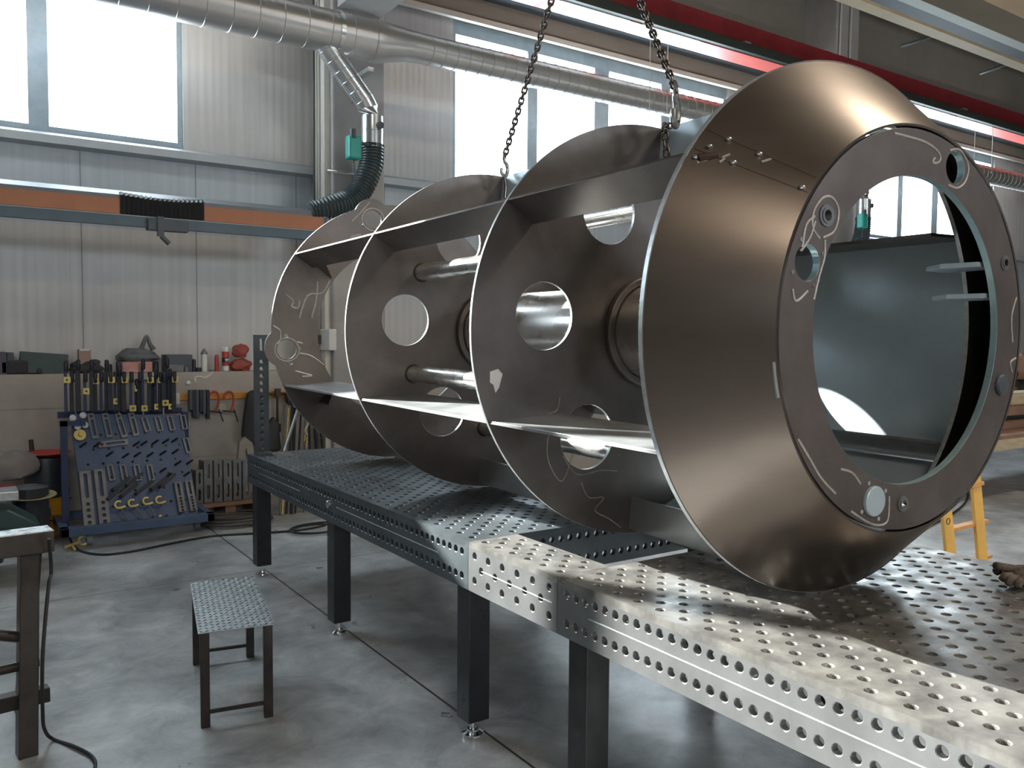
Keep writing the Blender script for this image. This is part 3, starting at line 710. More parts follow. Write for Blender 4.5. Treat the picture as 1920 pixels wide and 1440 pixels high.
bm = NB(); spiral_duct(bm, (3.90, DY, 4.53), (X1-1, DY, 4.60), .142, .14); rel(d1, bm, 'narrow_duct', galv, smooth=True)
bm = NB(); box(bm, (3.40, DY+.02, 4.22), (3.46, 7.95, 4.26)); box(bm, (3.40, DY+.35, 4.0), (3.46, 7.92, 4.26)); rel(d1, bm, 'wall_bracket', hook_m)
def branch(dx, label, lb2, lb3):
    r = .1
    root = empty('branch_duct', (3.45+dx, 7.55, 3.45), label=label, cat='duct')
    bm = NB(); q1 = frame_at((.46, 0, -.52)); q2 = frame_at((0, 0, -1)); qm = frame_at((.25, 0, -.75))
    P0 = Vector((2.92+dx, DY, 4.42)); P1 = Vector((3.36+dx, DY+.03, 3.94)); P2 = Vector((3.45+dx, DY+.04, 3.80)); P3 = Vector((3.45+dx, DY+.04, 3.50))
    rs = []
    for i in range(6):
        s = P0.lerp(P1, i/6); e = P0.lerp(P1, (i+1)/6); d = (P1-P0).normalized()
        rs += [(s, q1, r), (e-d*.012, q1, r), (e-d*.008, q1, r+.004), (e-d*.002, q1, r+.004)]
    rs += [(P1, q1, r), (P1.lerp(P2, .5), qm, r), (P2, q2, r)]
    rings(bm, rs, 28); rel(root, bm, 'sloping_pipe', galv_b, smooth=True)
    bm = NB(); spiral_duct(bm, P2, P3, r+.004, .1, 28); rel(root, bm, 'vertical_pipe', galv_b, smooth=True)
    bm = NB(); cyl(bm, P2+Vector((.03, -.09, -.10)), P2+Vector((.035, -.125, -.10)), .035); rel(root, bm, 'damper_dial', dgrey, smooth=True)
    hs = empty('flexible_hose', P3-Vector((0, 0, .4)), label=lb2, cat='hose')
    path = smooth_path([P3+Vector((0, 0, .03)), P3+Vector((-.01, 0, -.15)), P3+Vector((-.09, 0, -.36)), P3+Vector((-.22, 0, -.52)), P3+Vector((-.42, .0, -.60)), P3+Vector((-.62, .02, -.66))], 20)
    bm = NB(); sweep(bm, path, lambda i, n: (.118 if i % 3 == 0 else .104)*(1 if i < n*.7 else 1-.25*(i-n*.7)/(n*.3)), 28); rel(hs, bm, 'corrugated_tube', hose_m, smooth=True)
    bm = NB(); box(bm, (3.2+dx-.075, DY-.17, 3.33), (3.2+dx+.055, DY-.06, 3.55)); 
    vb = obj('damper_actuator', bm, teal, bevel=.02); tag(vb, lb3, 'valve box')
    bm = NB(); cyl(bm, (3.24+dx, DY-.1, 3.5), (3.36+dx, DY-.06, 3.5), .018); cyl(bm, (3.17+dx, DY-.16, 3.52), (3.17+dx, DY-.16, 3.60), .03); cyl(bm, (3.19+dx, DY-.12, 3.33), (3.19+dx, DY-.12, 3.2), .008)
    k = obj('stem', bm, dgrey, vb)
branch(0, 'bright galvanised branch pipe bending down from the thick duct beside the left column', 'dark corrugated hose curving from the branch pipe to the extraction rail at left', 'teal actuator box beside the branch pipe on the left column')
branch(8, 'galvanised branch pipe seen through the round opening of the drum', 'dark corrugated hose seen through the round opening of the drum', 'teal actuator box seen through the round opening of the drum')
# exhaust extraction rail
ex = empty('extraction_rail', (1.2, 7.6, 2.7), label='long dark exhaust extraction rail with orange faces along the wall at left', cat='extraction rail')
EY = 7.6
bm = NB(); plate(bm, [(EY, 2.87), (EY-.10, 2.82), (EY-.10, 2.78), (EY+.1, 2.78), (EY+.1, 2.82)], [], X0+.1, 2.98, Matrix(((0, 0, 1, 0), (1, 0, 0, 0), (0, 1, 0, 0), (0, 0, 0, 1)))); rel(ex, bm, 'hood', mat('grey_hood', (.20, .21, .23), .2, .5, .1, 5))
for x0, x1 in ((X0+.1, -2.2), (-2.1, 1.20), (1.86, 2.94)):
    bm = NB(); box(bm, (x0, EY-.105, 2.665), (x1, EY-.085, 2.79)); rel(ex, bm, 'orange_face', orange)
bm = NB(); box(bm, (X0+.1, EY-.08, 2.66), (2.98, EY+.08, 2.80)); box(bm, (X0+.1, EY-.13, 2.57), (2.98, EY-.07, 2.652)); rel(ex, bm, 'lower_rail', mat('blue_grey_rail', (.10, .14, .17), .2, .5, .1, 5))
bm = NB(); box(bm, (X0+.1, EY-.135, 2.652), (2.98, EY-.06, 2.658)); rel(ex, bm, 'bright_lip', sill_m)
bm = NB(); nb = 36; prev = None
for i in range(nb+1):
    x = 1.20+.66*i/nb; d = .012 if i % 2 else 0
    zt_, zb_ = 2.845-.02*math.sin(PI*i/nb)+d*.5, 2.67-.03*math.sin(PI*i/nb)-d*.3
    rg_ = [bm.verts.new(c) for c in ((x, EY-.118-d, zb_), (x, EY-.118-d, zt_-.03), (x, EY-.08, zt_), (x, EY+.08, zt_), (x, EY+.08, zb_))]
    if prev:
        for k in range(5): bm.faces.new((prev[k], prev[(k+1) % 5], rg_[(k+1) % 5], rg_[k]))
    prev = rg_
rel(ex, bm, 'bellows', blk)
bm = NB(); box(bm, (1.40, EY-.17, 2.55), (1.72, EY-.06, 2.64)); box(bm, (1.47, EY-.19, 2.50), (1.52, EY-.15, 2.66)); cyl(bm, (1.50, EY-.17, 2.50), (1.56, EY-.17, 2.44), .02); rel(ex, bm, 'trolley', dgrey)
# lamps added out of view to put warm bands on the cone
for k, (x, y) in enumerate(((-1.4, -4.5), (6.4, .8), (6.4, -5.5))):
    root = empty('added_warm_lamp', (x, y, 7.6), label='added unseen warm lamp under the roof, ' + ['behind the camera at left', 'above the right part of the hall', 'behind the camera at right'][k], cat='lamp', group=None)
    bm = NB(); box(bm, (x-.7, y-.3, 7.62), (x+.7, y+.3, 7.72)); rel(root, bm, 'housing', lampw)
    bm = NB(); cyl(bm, (x-.5, y, 7.72), (x-.5, y, ROOF), .01); cyl(bm, (x+.5, y, 7.72), (x+.5, y, ROOF), .01); rel(root, bm, 'hanger', dgrey)
    l = bpy.data.lights.new('lamp_light', 'AREA'); l.shape = 'RECTANGLE'; l.size = 1.3; l.size_y = .55; l.energy = 120; l.color = (1, .87, .70)
    lo = bpy.data.objects.new('lamp_light', l); C.objects.link(lo); lo.location = (x, y, 7.6)
# crane runway
cw = empty('crane_runway', (8, 7.2, 5.1), label='red crane runway beam with red and white striped lower edge across the top', cat='crane beam')
def xb(name, x0, x1, y0, y1, z0, z1, m): return rel(cw, bbox((x0, y0, z0), (x1, y1, z1)), name, m)
CY = 7.2
xb('web', X0+.1, X1-.1, CY+.10, CY+.16, 5.255, 5.38, red_p); xb('top_beam', X0+.1, X1-.1, CY-.05, CY+.2, 5.37, 5.58, red_p); xb('conductor_bar', X0+.1, X1-.1, CY-.07, CY+.04, 5.25, 5.36, dgreen)
for x0, x1, rd in ((X0+.1, 5.30, 0), (5.30, 5.47, 1), (5.47, 6.43, 0), (6.43, 6.62, 1), (6.62, 7.55, 0), (7.55, 10.4, 1), (10.4, 13.15, 0), (13.15, 13.35, 1), (13.35, 14.45, 0), (14.45, X1-.1, 1)):
    xb('red_stripe' if rd else 'white_stripe', x0, x1, CY, CY+.29, 5.24, 5.255, red_l if rd else white_p)
for x in (5.75, 8.2, 13.3): xb('conductor_clip', x, x+.12, CY-.12, CY-.06, 5.33, 5.35, hook_m)
for k, x in enumerate((3.2, 11.2, 19.2)):
    bm = NB(); box(bm, (x+.05, 7.1, 4.9), (x+.51, 7.95, 5.08)); tag(obj('crane_corbel', bm, col_m), 'concrete corbel under the crane beam on the %s column' % ('left', 'middle', 'far right')[k], 'corbel')
# conduits on the columns
grp = 'conduits on the left column'
for k, (y, r, m) in enumerate(((8.36, .012, dgrey), (8.29, .016, ivory), (8.22, .016, ivory), (8.15, .012, ivory))):
    bm = NB(); cyl(bm, (3.18, y, 0.3), (3.18, y, ROOF-.1), r, seg=10)
    tag(obj('wall_conduit', bm, m, smooth=True), ['dark thin conduit nearest the wall on the left column', 'pale conduit next to the dark one on the left column', 'pale conduit third from the wall on the left column', 'thin pale conduit beside the cable trunking on the left column'][k], 'conduit', grp)
bm = NB(); box(bm, (3.14, 7.98, .3), (3.2, 8.08, ROOF-.1)); tag(obj('cable_trunking', bm, ivory), 'wide ivory cable trunking running up the left column', 'trunking')
bm = NB(); cyl(bm, (3.12, 7.86, 3.30), (3.42, 7.86, 3.30), .018); box(bm, (3.40, 7.84, 3.16), (3.44, 7.92, 3.36)); tag(obj('pipe_bracket', bm, galv_b), 'short grey pipe and bracket sticking out under the teal box on the left column', 'bracket')
for k, x in enumerate((11.35, 11.6)):
    bm = NB(); sweep(bm, smooth_path([(x-.1, 7.88, 5.0), (x-.1, 7.88, 6.6), (x, 7.86, 6.85), (x+1.0, 7.8, 7.15), (x+2.4, 7.7, 7.3)], 8), .014, 8)
    tag(obj('wall_conduit', bm, ivory, smooth=True), ('left' if k == 0 else 'right')+' of two pale conduits bending at the top of the middle column', 'conduit', 'conduits on the middle column')
b0 = atx(600, 617, 3.12); b1 = atx(617, 657, 3.12)
bm = NB(); box(bm, (3.12, b1.y, b1.z), (3.2, b0.y, b0.z)); bx_ = obj('electrical_box', bm, whitepl, bevel=.008); tag(bx_, 'white electrical box on the left column, seen beside the lobed plate', 'box')
bm = NB(); box(bm, (3.10, b0.y-.03, b1.z+.06), (3.12, b0.y+.01, b0.z-.06)); obj('socket', bm, dgrey, bx_)
# roof installations at the upper right
def roofbar(name, p0, p1, y, w, h, m, label, cat):
    A = aty(*p0, y); B = aty(*p1, y); z = (A.z+B.z)/2; d = (B-A)
    bm = NB(); box(bm, (A.x-6, y-w/2, z-h/2), (X1-.2, y+w/2, z+h/2)); return tag(obj(name, bm, m), label, cat)
roofbar('cable_tray', (1650, 5), (1915, 128), 5.6, .16, .10, beige, 'pale beige cable tray under the roof at the upper right', 'cable tray')
roofbar('roof_beam', (1700, 0), (1918, 92), 5.2, .30, .10, dgrey, 'dark steel roof beam beside the cable tray at the upper right', 'beam')
roofbar('strip_light', (1760, 10), (1918, 75), 4.6, .22, .08, lampw, 'long pale strip light housing in the upper right corner', 'light')
roofbar('roof_beam', (1830, 0), (1918, 25), 3.9, .3, .25, roof_m, 'brown roof beam in the extreme upper right corner', 'beam')
for k, (p0, p1) in enumerate((((1690, 86), (1912, 18)), ((1838, 138), (1925, 108)))):
    A = hit(*p0, (0, 0, 6.0), (0, 0, 1)); B = hit(*p1, (0, 0, 6.0), (0, 0, 1))
    bm = NB(); cyl(bm, A, B, .02, seg=10)
    for t in (.3, .7): cyl(bm, A.lerp(B, t), A.lerp(B, t)+Vector((0, 0, ROOF-6.0)), .006, seg=6)
    tag(obj('suspended_rod', bm, dgrey), ('long' if k == 0 else 'short')+' thin dark rod hanging under the roof at the upper right', 'rod', 'rods hanging under the roof')
for k, (px, y) in enumerate(((1219, 7.0), (1252, 7.0), (1828, 7.0), (1861, 7.0))):
    y = 7.22; A = aty(px, 120 if k < 2 else 262, y); bm = NB(); cyl(bm, (A.x, y, A.z-.55), (A.x, y, 5.245), .004, seg=6)
    tag(obj('pull_cord', bm, ivory), ['left thin cord beside the right lifting chain', 'thin cord just right of the right lifting chain', 'left thin cord hanging right of the drum', 'right thin cord hanging right of the drum'][k], 'cord', 'cords hanging from the crane runway')
# ------------------------------------------------------------------ tool trolley
bl = aty(160, 1003, 7.3); brr = aty(374, 978, 7.42); tl = aty(128, 776, 7.58); tr_ = aty(341, 778, 7.70)
U = (brr-bl); Wb = U.length; U.normalize(); V = ((tl+tr_)/2-(bl+brr)/2); Hb = V.length; 
BM = basis(bl, U, V); Wt = (tr_-tl).length
def onb(px, py):
    P = hit(px, py, bl, BM.to_3x3().col[2]); q = BM.inverted() @ P; return q.x, q.y
tc = empty('tool_trolley', (1.25, 7.45, 0), label='blue tool trolley with a leaning perforated board full of clamps and stops', cat='trolley')
def relM(o, bm_, name, m, M, **k):
    ob = obj(name, bm_, m, None, **k); ob.parent = o; ob.matrix_parent_inverse = Matrix.Translation(o.location).inverted(); ob.matrix_basis = M; return ob
x0, y0_ = onb(160, 1003); x1, y1_ = onb(374, 978); x2, y2_ = onb(341, 778); x3, y3_ = onb(132, 776)
hl = []
for i in range(9):
    for j in range(8):
        x = .06+i*.115+(.05 if j % 2 else 0); y = .08+j*.12
        if x < Wb-.08 and y < Hb-.05: hl.append(circ(x, y, .012, 10))
bm = NB(); plate(bm, [(x0, y0_), (x1, y1_), (x2, y2_), (x3, y3_)], hl, -.02, 0); relM(tc, bm, 'perforated_board', blue_b, BM)
bm = NB(); box(bm, (.70, 7.25, .10), (1.86, 7.33, .17)); box(bm, (.70, 7.9, .10), (1.86, 7.98, .17)); box(bm, (.70, 7.25, .10), (.76, 7.98, .17)); box(bm, (1.80, 7.25, .10), (1.86, 7.98, .17)); rel(tc, bm, 'base_frame', blue_b, bevel=.004)
lp = aty(118, 790, 7.5)
bm = NB(); box(bm, (lp.x-.02, 7.48, .15), (lp.x+.03, 7.53, lp.z)); box(bm, (lp.x-.02, 7.48, lp.z-.04), (lp.x+.16, 7.53, lp.z)); box(bm, (1.72, 7.75, .15), (1.77, 7.80, 1.0)); box(bm, (lp.x, 7.86, .98), (1.74, 7.92, 1.03)); rel(tc, bm, 'side_post', blue_d)
for k, (px, py) in enumerate(((167, 1022), (368, 993))):
    c = atz(px, py, 0); bm = NB(); cyl(bm, (c.x-.02, c.y, .055), (c.x+.02, c.y, .055), .055, seg=20); box(bm, (c.x-.03, c.y-.03, .06), (c.x+.03, c.y+.03, .11)); rel(tc, bm, 'caster', mat('grey_caster', (.22, .24, .26), .1, .5), smooth=False)
for x, y in ((.80, 7.9), (1.76, 7.9)):
    bm = NB(); cyl(bm, (x-.02, y, .055), (x+.02, y, .055), .055, seg=20); box(bm, (x-.03, y-.03, .06), (x+.03, y+.03, .11)); rel(tc, bm, 'caster', MATS['grey_caster'])
# flat stops on the board (each its own thing)
def rough_pos(px): return 'left' if px < 200 else 'middle' if px < 280 else 'right'
ORD = ['first', 'second', 'third', 'fourth', 'fifth', 'sixth', 'seventh', 'eighth', 'ninth', 'tenth', 'eleventh', 'twelfth', 'thirteenth', 'fourteenth']
def stopbar(pt, pb, wd, hole, label, group, z=.004, th=.018):
    a = Vector(onb(*pt)); b = Vector(onb(*pb)); L = (b-a).length; d = (b-a)/L
    hs = [slot(0, L*.30 if hole else L*.14, 0, L*.84, wd*.22)]
    if hole: hs.append(circ(0, L*.12, wd*.22, 14))
    bm = NB(); plate(bm, rect(-wd/2, 0, wd/2, L), hs, z, z+th)
    u2 = (BM.to_3x3() @ Vector((-d.y, d.x, 0))); v2 = (BM.to_3x3() @ Vector((d.x, d.y, 0)))
    o = obj('slotted_stop', bm, toolst, None, basis(BM @ Vector((a.x, a.y, 0)), -u2, v2), bevel=.0015)
    if (o.matrix_local.to_3x3().col[2]).dot(BM.to_3x3().col[2]) < 0: o.matrix_local = basis(BM @ Vector((a.x, a.y, 0)), u2, v2)
    return tag(o, label, 'stop bar', group)
tops = [((168, 776), (178, 823), 1), ((195, 776), (205, 821), 1), ((219, 776), (233, 821), 1), ((244, 775), (255, 818), 1), ((268, 783), (277, 810), 0), ((293, 782), (300, 809), 0), ((316, 781), (323, 808), 0), ((341, 779), (346, 806), 0)]
for k, (a, b, h) in enumerate(tops): stopbar(a, b, .052, h, '%s slotted steel stop from the left in the top row of the trolley board' % ORD[k], 'slotted stops on the top row of the trolley board')
stopbar((183, 835), (239, 829), .05, 1, 'slotted steel stop lying sideways under the top row of the trolley board', None)
stopbar((346, 822), (354, 850), .052, 0, 'slotted steel stop alone below the right end of the top row', None)
for k, px in enumerate((204, 228, 254, 278)):
    stopbar((px, 872), (px+6, 902), .05, 0, '%s slotted stop from the left in the middle row of the trolley board' % ORD[k], 'slotted stops on the middle row of the trolley board')
def longbar(pt, pb, wd, label):
    a = Vector(onb(*pt)); b = Vector(onb(*pb)); L = (b-a).length; d = (b-a)/L
    bm = NB(); plate(bm, rect(-wd/2, 0, wd/2, L), [slot(0, L*.07, 0, L*.42, wd*.16)]+[circ(0, L*(.55+.1*i), wd*.17, 12) for i in range(5)], .004, .03)
    M = basis(BM @ Vector((a.x, a.y, 0)), BM.to_3x3() @ Vector((d.y, -d.x, 0)), BM.to_3x3() @ Vector((d.x, d.y, 0)))
    if M.to_3x3().col[2].dot(BM.to_3x3().col[2]) < 0: M = basis(BM @ Vector((a.x, a.y, 0)), BM.to_3x3() @ Vector((-d.y, d.x, 0)), BM.to_3x3() @ Vector((d.x, d.y, 0)))
    return tag(obj('long_stop_bar', bm, toolst, None, M, bevel=.002), label, 'stop bar', 'long perforated bars on the trolley board')
longbar((157, 884), (168, 998), .085, 'outer left long perforated bar at the lower left of the trolley board'); longbar((184, 880), (197, 996), .085, 'inner long perforated bar at the lower left of the trolley board')
longbar((331, 905), (341, 960), .062, 'left one of two perforated bars at the lower right of the trolley board'); longbar((351, 902), (362, 958), .062, 'right one of two perforated bars at the lower right of the trolley board')
# white and yellow knobs
for k, (px, py) in enumerate(((134, 786), (153, 781), (143, 802), (157, 799))):
    x, y = onb(px, py); bm = NB(); lathe(bm, [(.008, 0), (.008, .03), (.024, .032), (.026, .045), (.018, .052)], 18, BM @ T((x, y, 0)))
    tag(obj('clamping_knob', bm, whitepl, smooth=True), 'white round knob, %s in the cluster at the top left of the trolley board' % ('upper left', 'upper right', 'lower left', 'lower right')[k], 'knob', 'white knobs on the trolley board')
x, y = onb(148, 817); bm = NB(); lathe(bm, [(.012, 0), (.012, .02), (.045, .022), (.045, .035), (.018, .038), (.016, .07)], 22, BM @ T((x, y, 0))); tag(obj('clamping_knob', bm, brass, smooth=True), 'large yellow round knob below the white knobs on the trolley board', 'knob')
# pegs sticking out of the board
pegs = [(150, 838), (176, 838), (250, 836), (264, 835), (285, 833), (305, 831), (322, 829), (252, 856), (276, 856), (300, 853), (323, 850), (230, 858), (328, 872), (350, 870), (345, 892), (310, 895), (200, 855), (300, 885)]
for k, (px, py) in enumerate(pegs):
    x, y = onb(px, py); bm = NB(); cyl(bm, BM @ Vector((x, y, 0)), BM @ Vector((x+.03, y+.02, .07)), .009, seg=10); rel(tc, bm, 'peg', toold)
# wedge clamps and dark row in the middle of the board
for k, (px, py) in enumerate(((215, 925), (240, 920), (268, 915), (296, 908), (312, 902), (225, 908), (250, 900))):
    x, y = onb(px, py); bm = NB(); box(bm, (-.012, -.09, 0), (.012, .09, .03), BM @ T((x, y, .0)) @ RZ(-R(55))); cyl(bm, BM @ Vector((x-.06, y-.04, 0)), BM @ Vector((x-.06, y-.04, .06)), .014, seg=10)
    tag(obj('prism_clamp', bm, toold), ['dark clamp bar leftmost in the slanted pile on the trolley board', 'dark clamp bar second in the slanted pile on the trolley board', 'dark clamp bar in the middle of the slanted pile on the trolley board', 'dark clamp bar fourth in the slanted pile on the trolley board', 'dark clamp bar rightmost in the slanted pile on the trolley board', 'dark clamp bar upper left in the slanted pile on the trolley board', 'dark clamp bar topmost in the slanted pile on the trolley board'][k], 'clamp', 'dark clamp bars piled slanting on the trolley board')
# brass coloured screw clamps hanging low
for k, ((px, py), (qx, qy)) in enumerate((((219, 948), (240, 983)), ((244, 945), (268, 976)), ((271, 941), (290, 974)), ((295, 939), (298, 969)))):
    x, y = onb(px, py); x2_, y2_2 = onb(qx, qy); c = BM @ Vector((x, y, .05)); e = BM @ Vector((x2_, y2_2, .03))
    root = empty('screw_clamp', c, label='%s brass coloured screw clamp from the left, low on the trolley board' % ORD[k], cat='clamp', group='brass coloured screw clamps')
    bm = NB(); sweep(bm, [c+BM.to_3x3() @ Vector((.028*math.cos(t), .028*math.sin(t), 0)) for t in [R(50+i*28) for i in range(10)]], .009, 8); cyl(bm, c+BM.to_3x3() @ Vector((.01, -.03, 0)), c+BM.to_3x3() @ Vector((.05, -.018, 0)), .010); rel(root, bm, 'jaw', brass, smooth=True)
    bm = NB(); cyl(bm, c, e, .004, seg=8); rel(root, bm, 'spindle', toolst)
    bm = NB(); bmesh.ops.create_uvsphere(bm, u_segments=12, v_segments=8, radius=.016, matrix=T(e)); rel(root, bm, 'ball_end', brass, smooth=True)
# bar clamps standing in the top of the trolley
tops_ = [(124, 692, 770, 712), (135, 712, 770, 0), (147, 690, 768, 0), (160, 712, 770, 733), (172, 690, 768, 0), (178, 714, 768, 714), (190, 712, 768, 0), (200, 690, 768, 0), (207, 712, 765, 712), (216, 712, 768, 752), (224, 700, 766, 0), (232, 712, 768, 712), (246, 712, 765, 765), (256, 725, 766, 728), (262, 712, 768, 0), (268, 688, 768, 765), (280, 712, 766, 712), (287, 720, 768, 0), (292, 706, 768, 762), (300, 712, 768, 712), (307, 712, 760, 755), (313, 686, 768, 0), (318, 706, 766, 762), (326, 711, 768, 711)]
for k, (px, yt, yb, yj) in enumerate(tops_):
    Yk = 7.62+.1*((k*7) % 4)/3
    A = aty(px, yb+4, Yk); B = aty(px, yt, Yk); w_ = .011+.004*(k % 3)
    root = empty('bar_clamp', (A.x, Yk, 1.0), label='%s upright bar clamp standing in the top of the tool trolley' % ('leftmost' if k == 0 else 'rightmost' if k == len(tops_)-1 else 'number %s from the left' % ['two', 'three', 'four', 'five', 'six', 'seven', 'eight', 'nine', 'ten', 'eleven', 'twelve', 'thirteen', 'fourteen', 'fifteen', 'sixteen', 'seventeen', 'eighteen', 'nineteen', 'twenty', 'twenty-one', 'twenty-two', 'twenty-three'][k-1]), cat='clamp', group='bar clamps in the top of the tool trolley')
    bm = NB(); box(bm, (A.x-w_, Yk-.008, A.z), (A.x+w_, Yk+.008, B.z)); rel(root, bm, 'bar', toold if k % 3 else blue_d, bevel=.002)
    bm = NB(); lathe(bm, [(.012, 0), (.017, .01), (.017, .08), (.010, .09)], 12, T((A.x+.002, Yk-.03, B.z-.02))); rel(root, bm, 'handle', toold, smooth=True)
    for zz in ([aty(px, yj, Yk).z] if yj else []):
        bm = NB(); plate(bm, rect(-.025, -.025, .025, .025), [circ(0, 0, .010, 12)], 0, .02, T((A.x+.008, Yk-.02, zz)) @ RX(PI/2)); rel(root, bm, 'jaw', brass)
    if k in (1, 9, 14, 19):
        bm = NB(); cyl(bm, (A.x+.028, Yk, B.z-.3), (A.x+.028, Yk, B.z), .006, seg=8); rel(root, bm, 'spindle', hook_m)
# clamp on the floor
c = atz(135, 1030); bm = NB(); sweep(bm, [Vector((c.x-.05, c.y-.03, .03)), Vector((c.x+.06, c.y+.05, .04))], .012, 8); sweep(bm, [Vector((c.x, c.y, .035)), Vector((c.x+.01, c.y-.10, .02))], .009, 8); sweep(bm, [Vector((c.x+.09+.035*math.cos(t*PI/6), c.y+.07, .045+.035*math.sin(t*PI/6))) for t in range(12)], .009, 8, closed=True)
tag(obj('floor_clamp', bm, brass, smooth=True), 'small brass coloured clamp lying on the floor in front of the tool trolley', 'clamp')
# ------------------------------------------------------------------ shelf on the concrete base
SZ = 1.335
def sx(px, y=8.35): return aty(px, 697, y).x
def shelfbox(name, px0, px1, py0, y0, y1, m, label, cat, tilt=0., bev=.006):
    A = aty(px0, py0, y0); B = aty(px1, py0, y0); h = A.z-SZ
    bm = NB(); box(bm, (-(B.x-A.x)/2, y0, 0), ((B.x-A.x)/2, y1, h))
    o = obj(name, bm, m, None, T(((A.x+B.x)/2, 0, SZ)) @ RY(tilt), bevel=bev); return tag(o, label, cat)
shelfbox('tool_case', 12, 26, 661, 8.26, 8.40, green_c, 'small dark case standing upright on the wall ledge at the far left', 'case')
shelfbox('tool_case', -30, 12, 660, 8.24, 8.45, mat('purple_grey_case', (.09, .07, .10), 0, .5), 'purplish dark case cut by the left edge of the photo on the ledge', 'case')
o = shelfbox('tool_case', 35, 125, 662, 8.28, 8.44, green_c, 'long dark green case tilted on the wall ledge at left', 'case', 0)
o.rotation_euler = (0, R(4.5), 0); o.location.z += .0
bm = NB(); A = aty(0, 690, 8.26); box(bm, (A.x, 8.24, SZ), (aty(52, 690, 8.26).x, 8.34, aty(0, 676, 8.26).z)); box(bm, (aty(70, 690, 8.26).x, 8.23, SZ), (aty(78, 690, 8.26).x, 8.3, SZ+.05))
tag(obj('dark_bundle', bm, cloth_d, bevel=.02), 'dark cloth bundle in front of the cases on the wall ledge', 'bundle')
def blob(name, c, rx, ry, rz, m, label, cat, seed=1, amp=.15, fr=6):
    from mathutils import noise
    bm = NB(); bmesh.ops.create_icosphere(bm, subdivisions=3, radius=1)
    for v in bm.verts:
        k = 1+amp*noise.noise(v.co*1.8+Vector((seed*3.1, 0, 0)))*2
        v.co = Vector((v.co.x*rx*k, v.co.y*ry*k, v.co.z*rz*k)); v.co.z = max(v.co.z, -rz*.8)
    o = obj(name, bm, m, None, T(c), smooth=True); return tag(o, label, cat)
p_ = aty(162, 690, 8.3); blob('cloth_pile', (p_.x, 8.32, SZ+.055), .14, .08, .07, cloth_d, 'dark cloth pile under the brown box on the ledge', 'cloth', 2)
q0 = aty(147, 682, 8.3); q1 = aty(169, 655, 8.3)
bb = obj('cardboard_box', bbox((q0.x, 8.26, SZ+.08), (q1.x, 8.36, q1.z)), cardb, bevel=.004); tag(bb, 'small brown cardboard box on the dark cloth pile', 'box')
obj('lid', bbox((q0.x+.01, 8.255, q1.z-.012), (q1.x-.01, 8.365, q1.z+.003)), paper, bb)
p_ = aty(258, 665, 8.32); gp = blob('leather_apron_heap', (p_.x, 8.34, aty(258, 668, 8.32).z), .18, .09, .075, mat('grey_leather', (.12, .13, .14), 0, .6, .25, 7), 'grey leather heap with a raised flap on top of the faded pink crate', 'apron', 4)
bm = NB(); sweep(bm, smooth_path([aty(262, 664, 8.32), aty(268, 645, 8.32), aty(275, 631, 8.33), aty(281, 645, 8.32), aty(288, 656, 8.31)], 6), lambda i, n: .028-.012*math.sin(PI*i/n), 10); fl_ = obj('flap', bm, MATS['grey_leather'], None, smooth=True); fl_.parent = gp; fl_.matrix_parent_inverse = T((p_.x, 8.34, aty(258, 668, 8.32).z)).inverted()
A = aty(228, 697, 8.3); B = aty(284, 678, 8.3); pc = obj('paper_crate', bbox((A.x, 8.26, SZ), (B.x, 8.46, B.z)), pink, bevel=.008); tag(pc, 'faded pink box under the grey leather heap on the ledge', 'box')
obj('strap', bbox((aty(260, 690, 8.26).x, 8.25, SZ), (aty(268, 690, 8.26).x, 8.262, B.z-.01)), wood_b, pc)
bm = NB(); A = aty(228, 702, 8.15); B = aty(289, 697, 8.15); box(bm, (A.x, 8.14, SZ-.06), (B.x, 8.22, SZ+.0)); tag(obj('board_offcut', bm, mat('pale_offcut', (.48, .42, .38), 0, .7)), 'pale board piece below the pink box at the ledge front', 'board')
shelfbox('flat_box', 310, 361, 665, 8.27, 8.45, dgrey, 'flat dark box standing on the ledge left of the cartridge', 'box')
o = shelfbox('metal_bracket', 312, 345, 684, 8.23, 8.26, toolst, 'long metal bracket in front of the flat dark box', 'bracket')
# cartridge, red tube, spray can
c = Vector((sx(383, 8.3), 8.3, SZ)); kk = aty(383, 664, 8.3).z-SZ
ct = empty('sealant_cartridge', c, label='white sealant cartridge with a grey cone tip on the ledge', cat='cartridge')
bm = NB(); lathe(bm, [(.029, 0), (.029, kk), (.02, kk+.002)], 20, T(c)); rel(ct, bm, 'body', whitepl, smooth=True)
bm = NB(); lathe(bm, [(.034, kk), (.034, kk+.005), (.004, kk+.055)], 20, T(c)); rel(ct, bm, 'tip', toolst, smooth=True)
c = Vector((sx(407, 8.32), 8.33, SZ)); kk = aty(407, 665, 8.3).z-SZ; bm = NB(); lathe(bm, [(.02, 0), (.02, kk*.85), (.012, kk)], 16, T(c)); tag(obj('small_tube', bm, red_pl, smooth=True), 'small faded red tube between the cartridge and the spray can', 'tube')
c = Vector((sx(423, 8.28), 8.28, SZ)); kt = aty(423, 650, 8.28).z-SZ
sc = empty('spray_can', c, label='red and white aerosol spray can with a white cap on the ledge', cat='spray can')
bm = NB(); lathe(bm, [(.031, 0), (.032, .005), (.032, kt*.78), (.026, kt*.82)], 24, T(c)); rel(sc, bm, 'can', red_pl, smooth=True)
bm = NB(); lathe(bm, [(.0325, kt*.02), (.0325, kt*.22)], 24, T(c)); rel(sc, bm, 'lower_label', whitepl, smooth=True)
bm = NB(); lathe(bm, [(.0326, kt*.36), (.0326, kt*.55)], 24, T(c)); lab = rel(sc, bm, 'dark_label', toold, smooth=True)
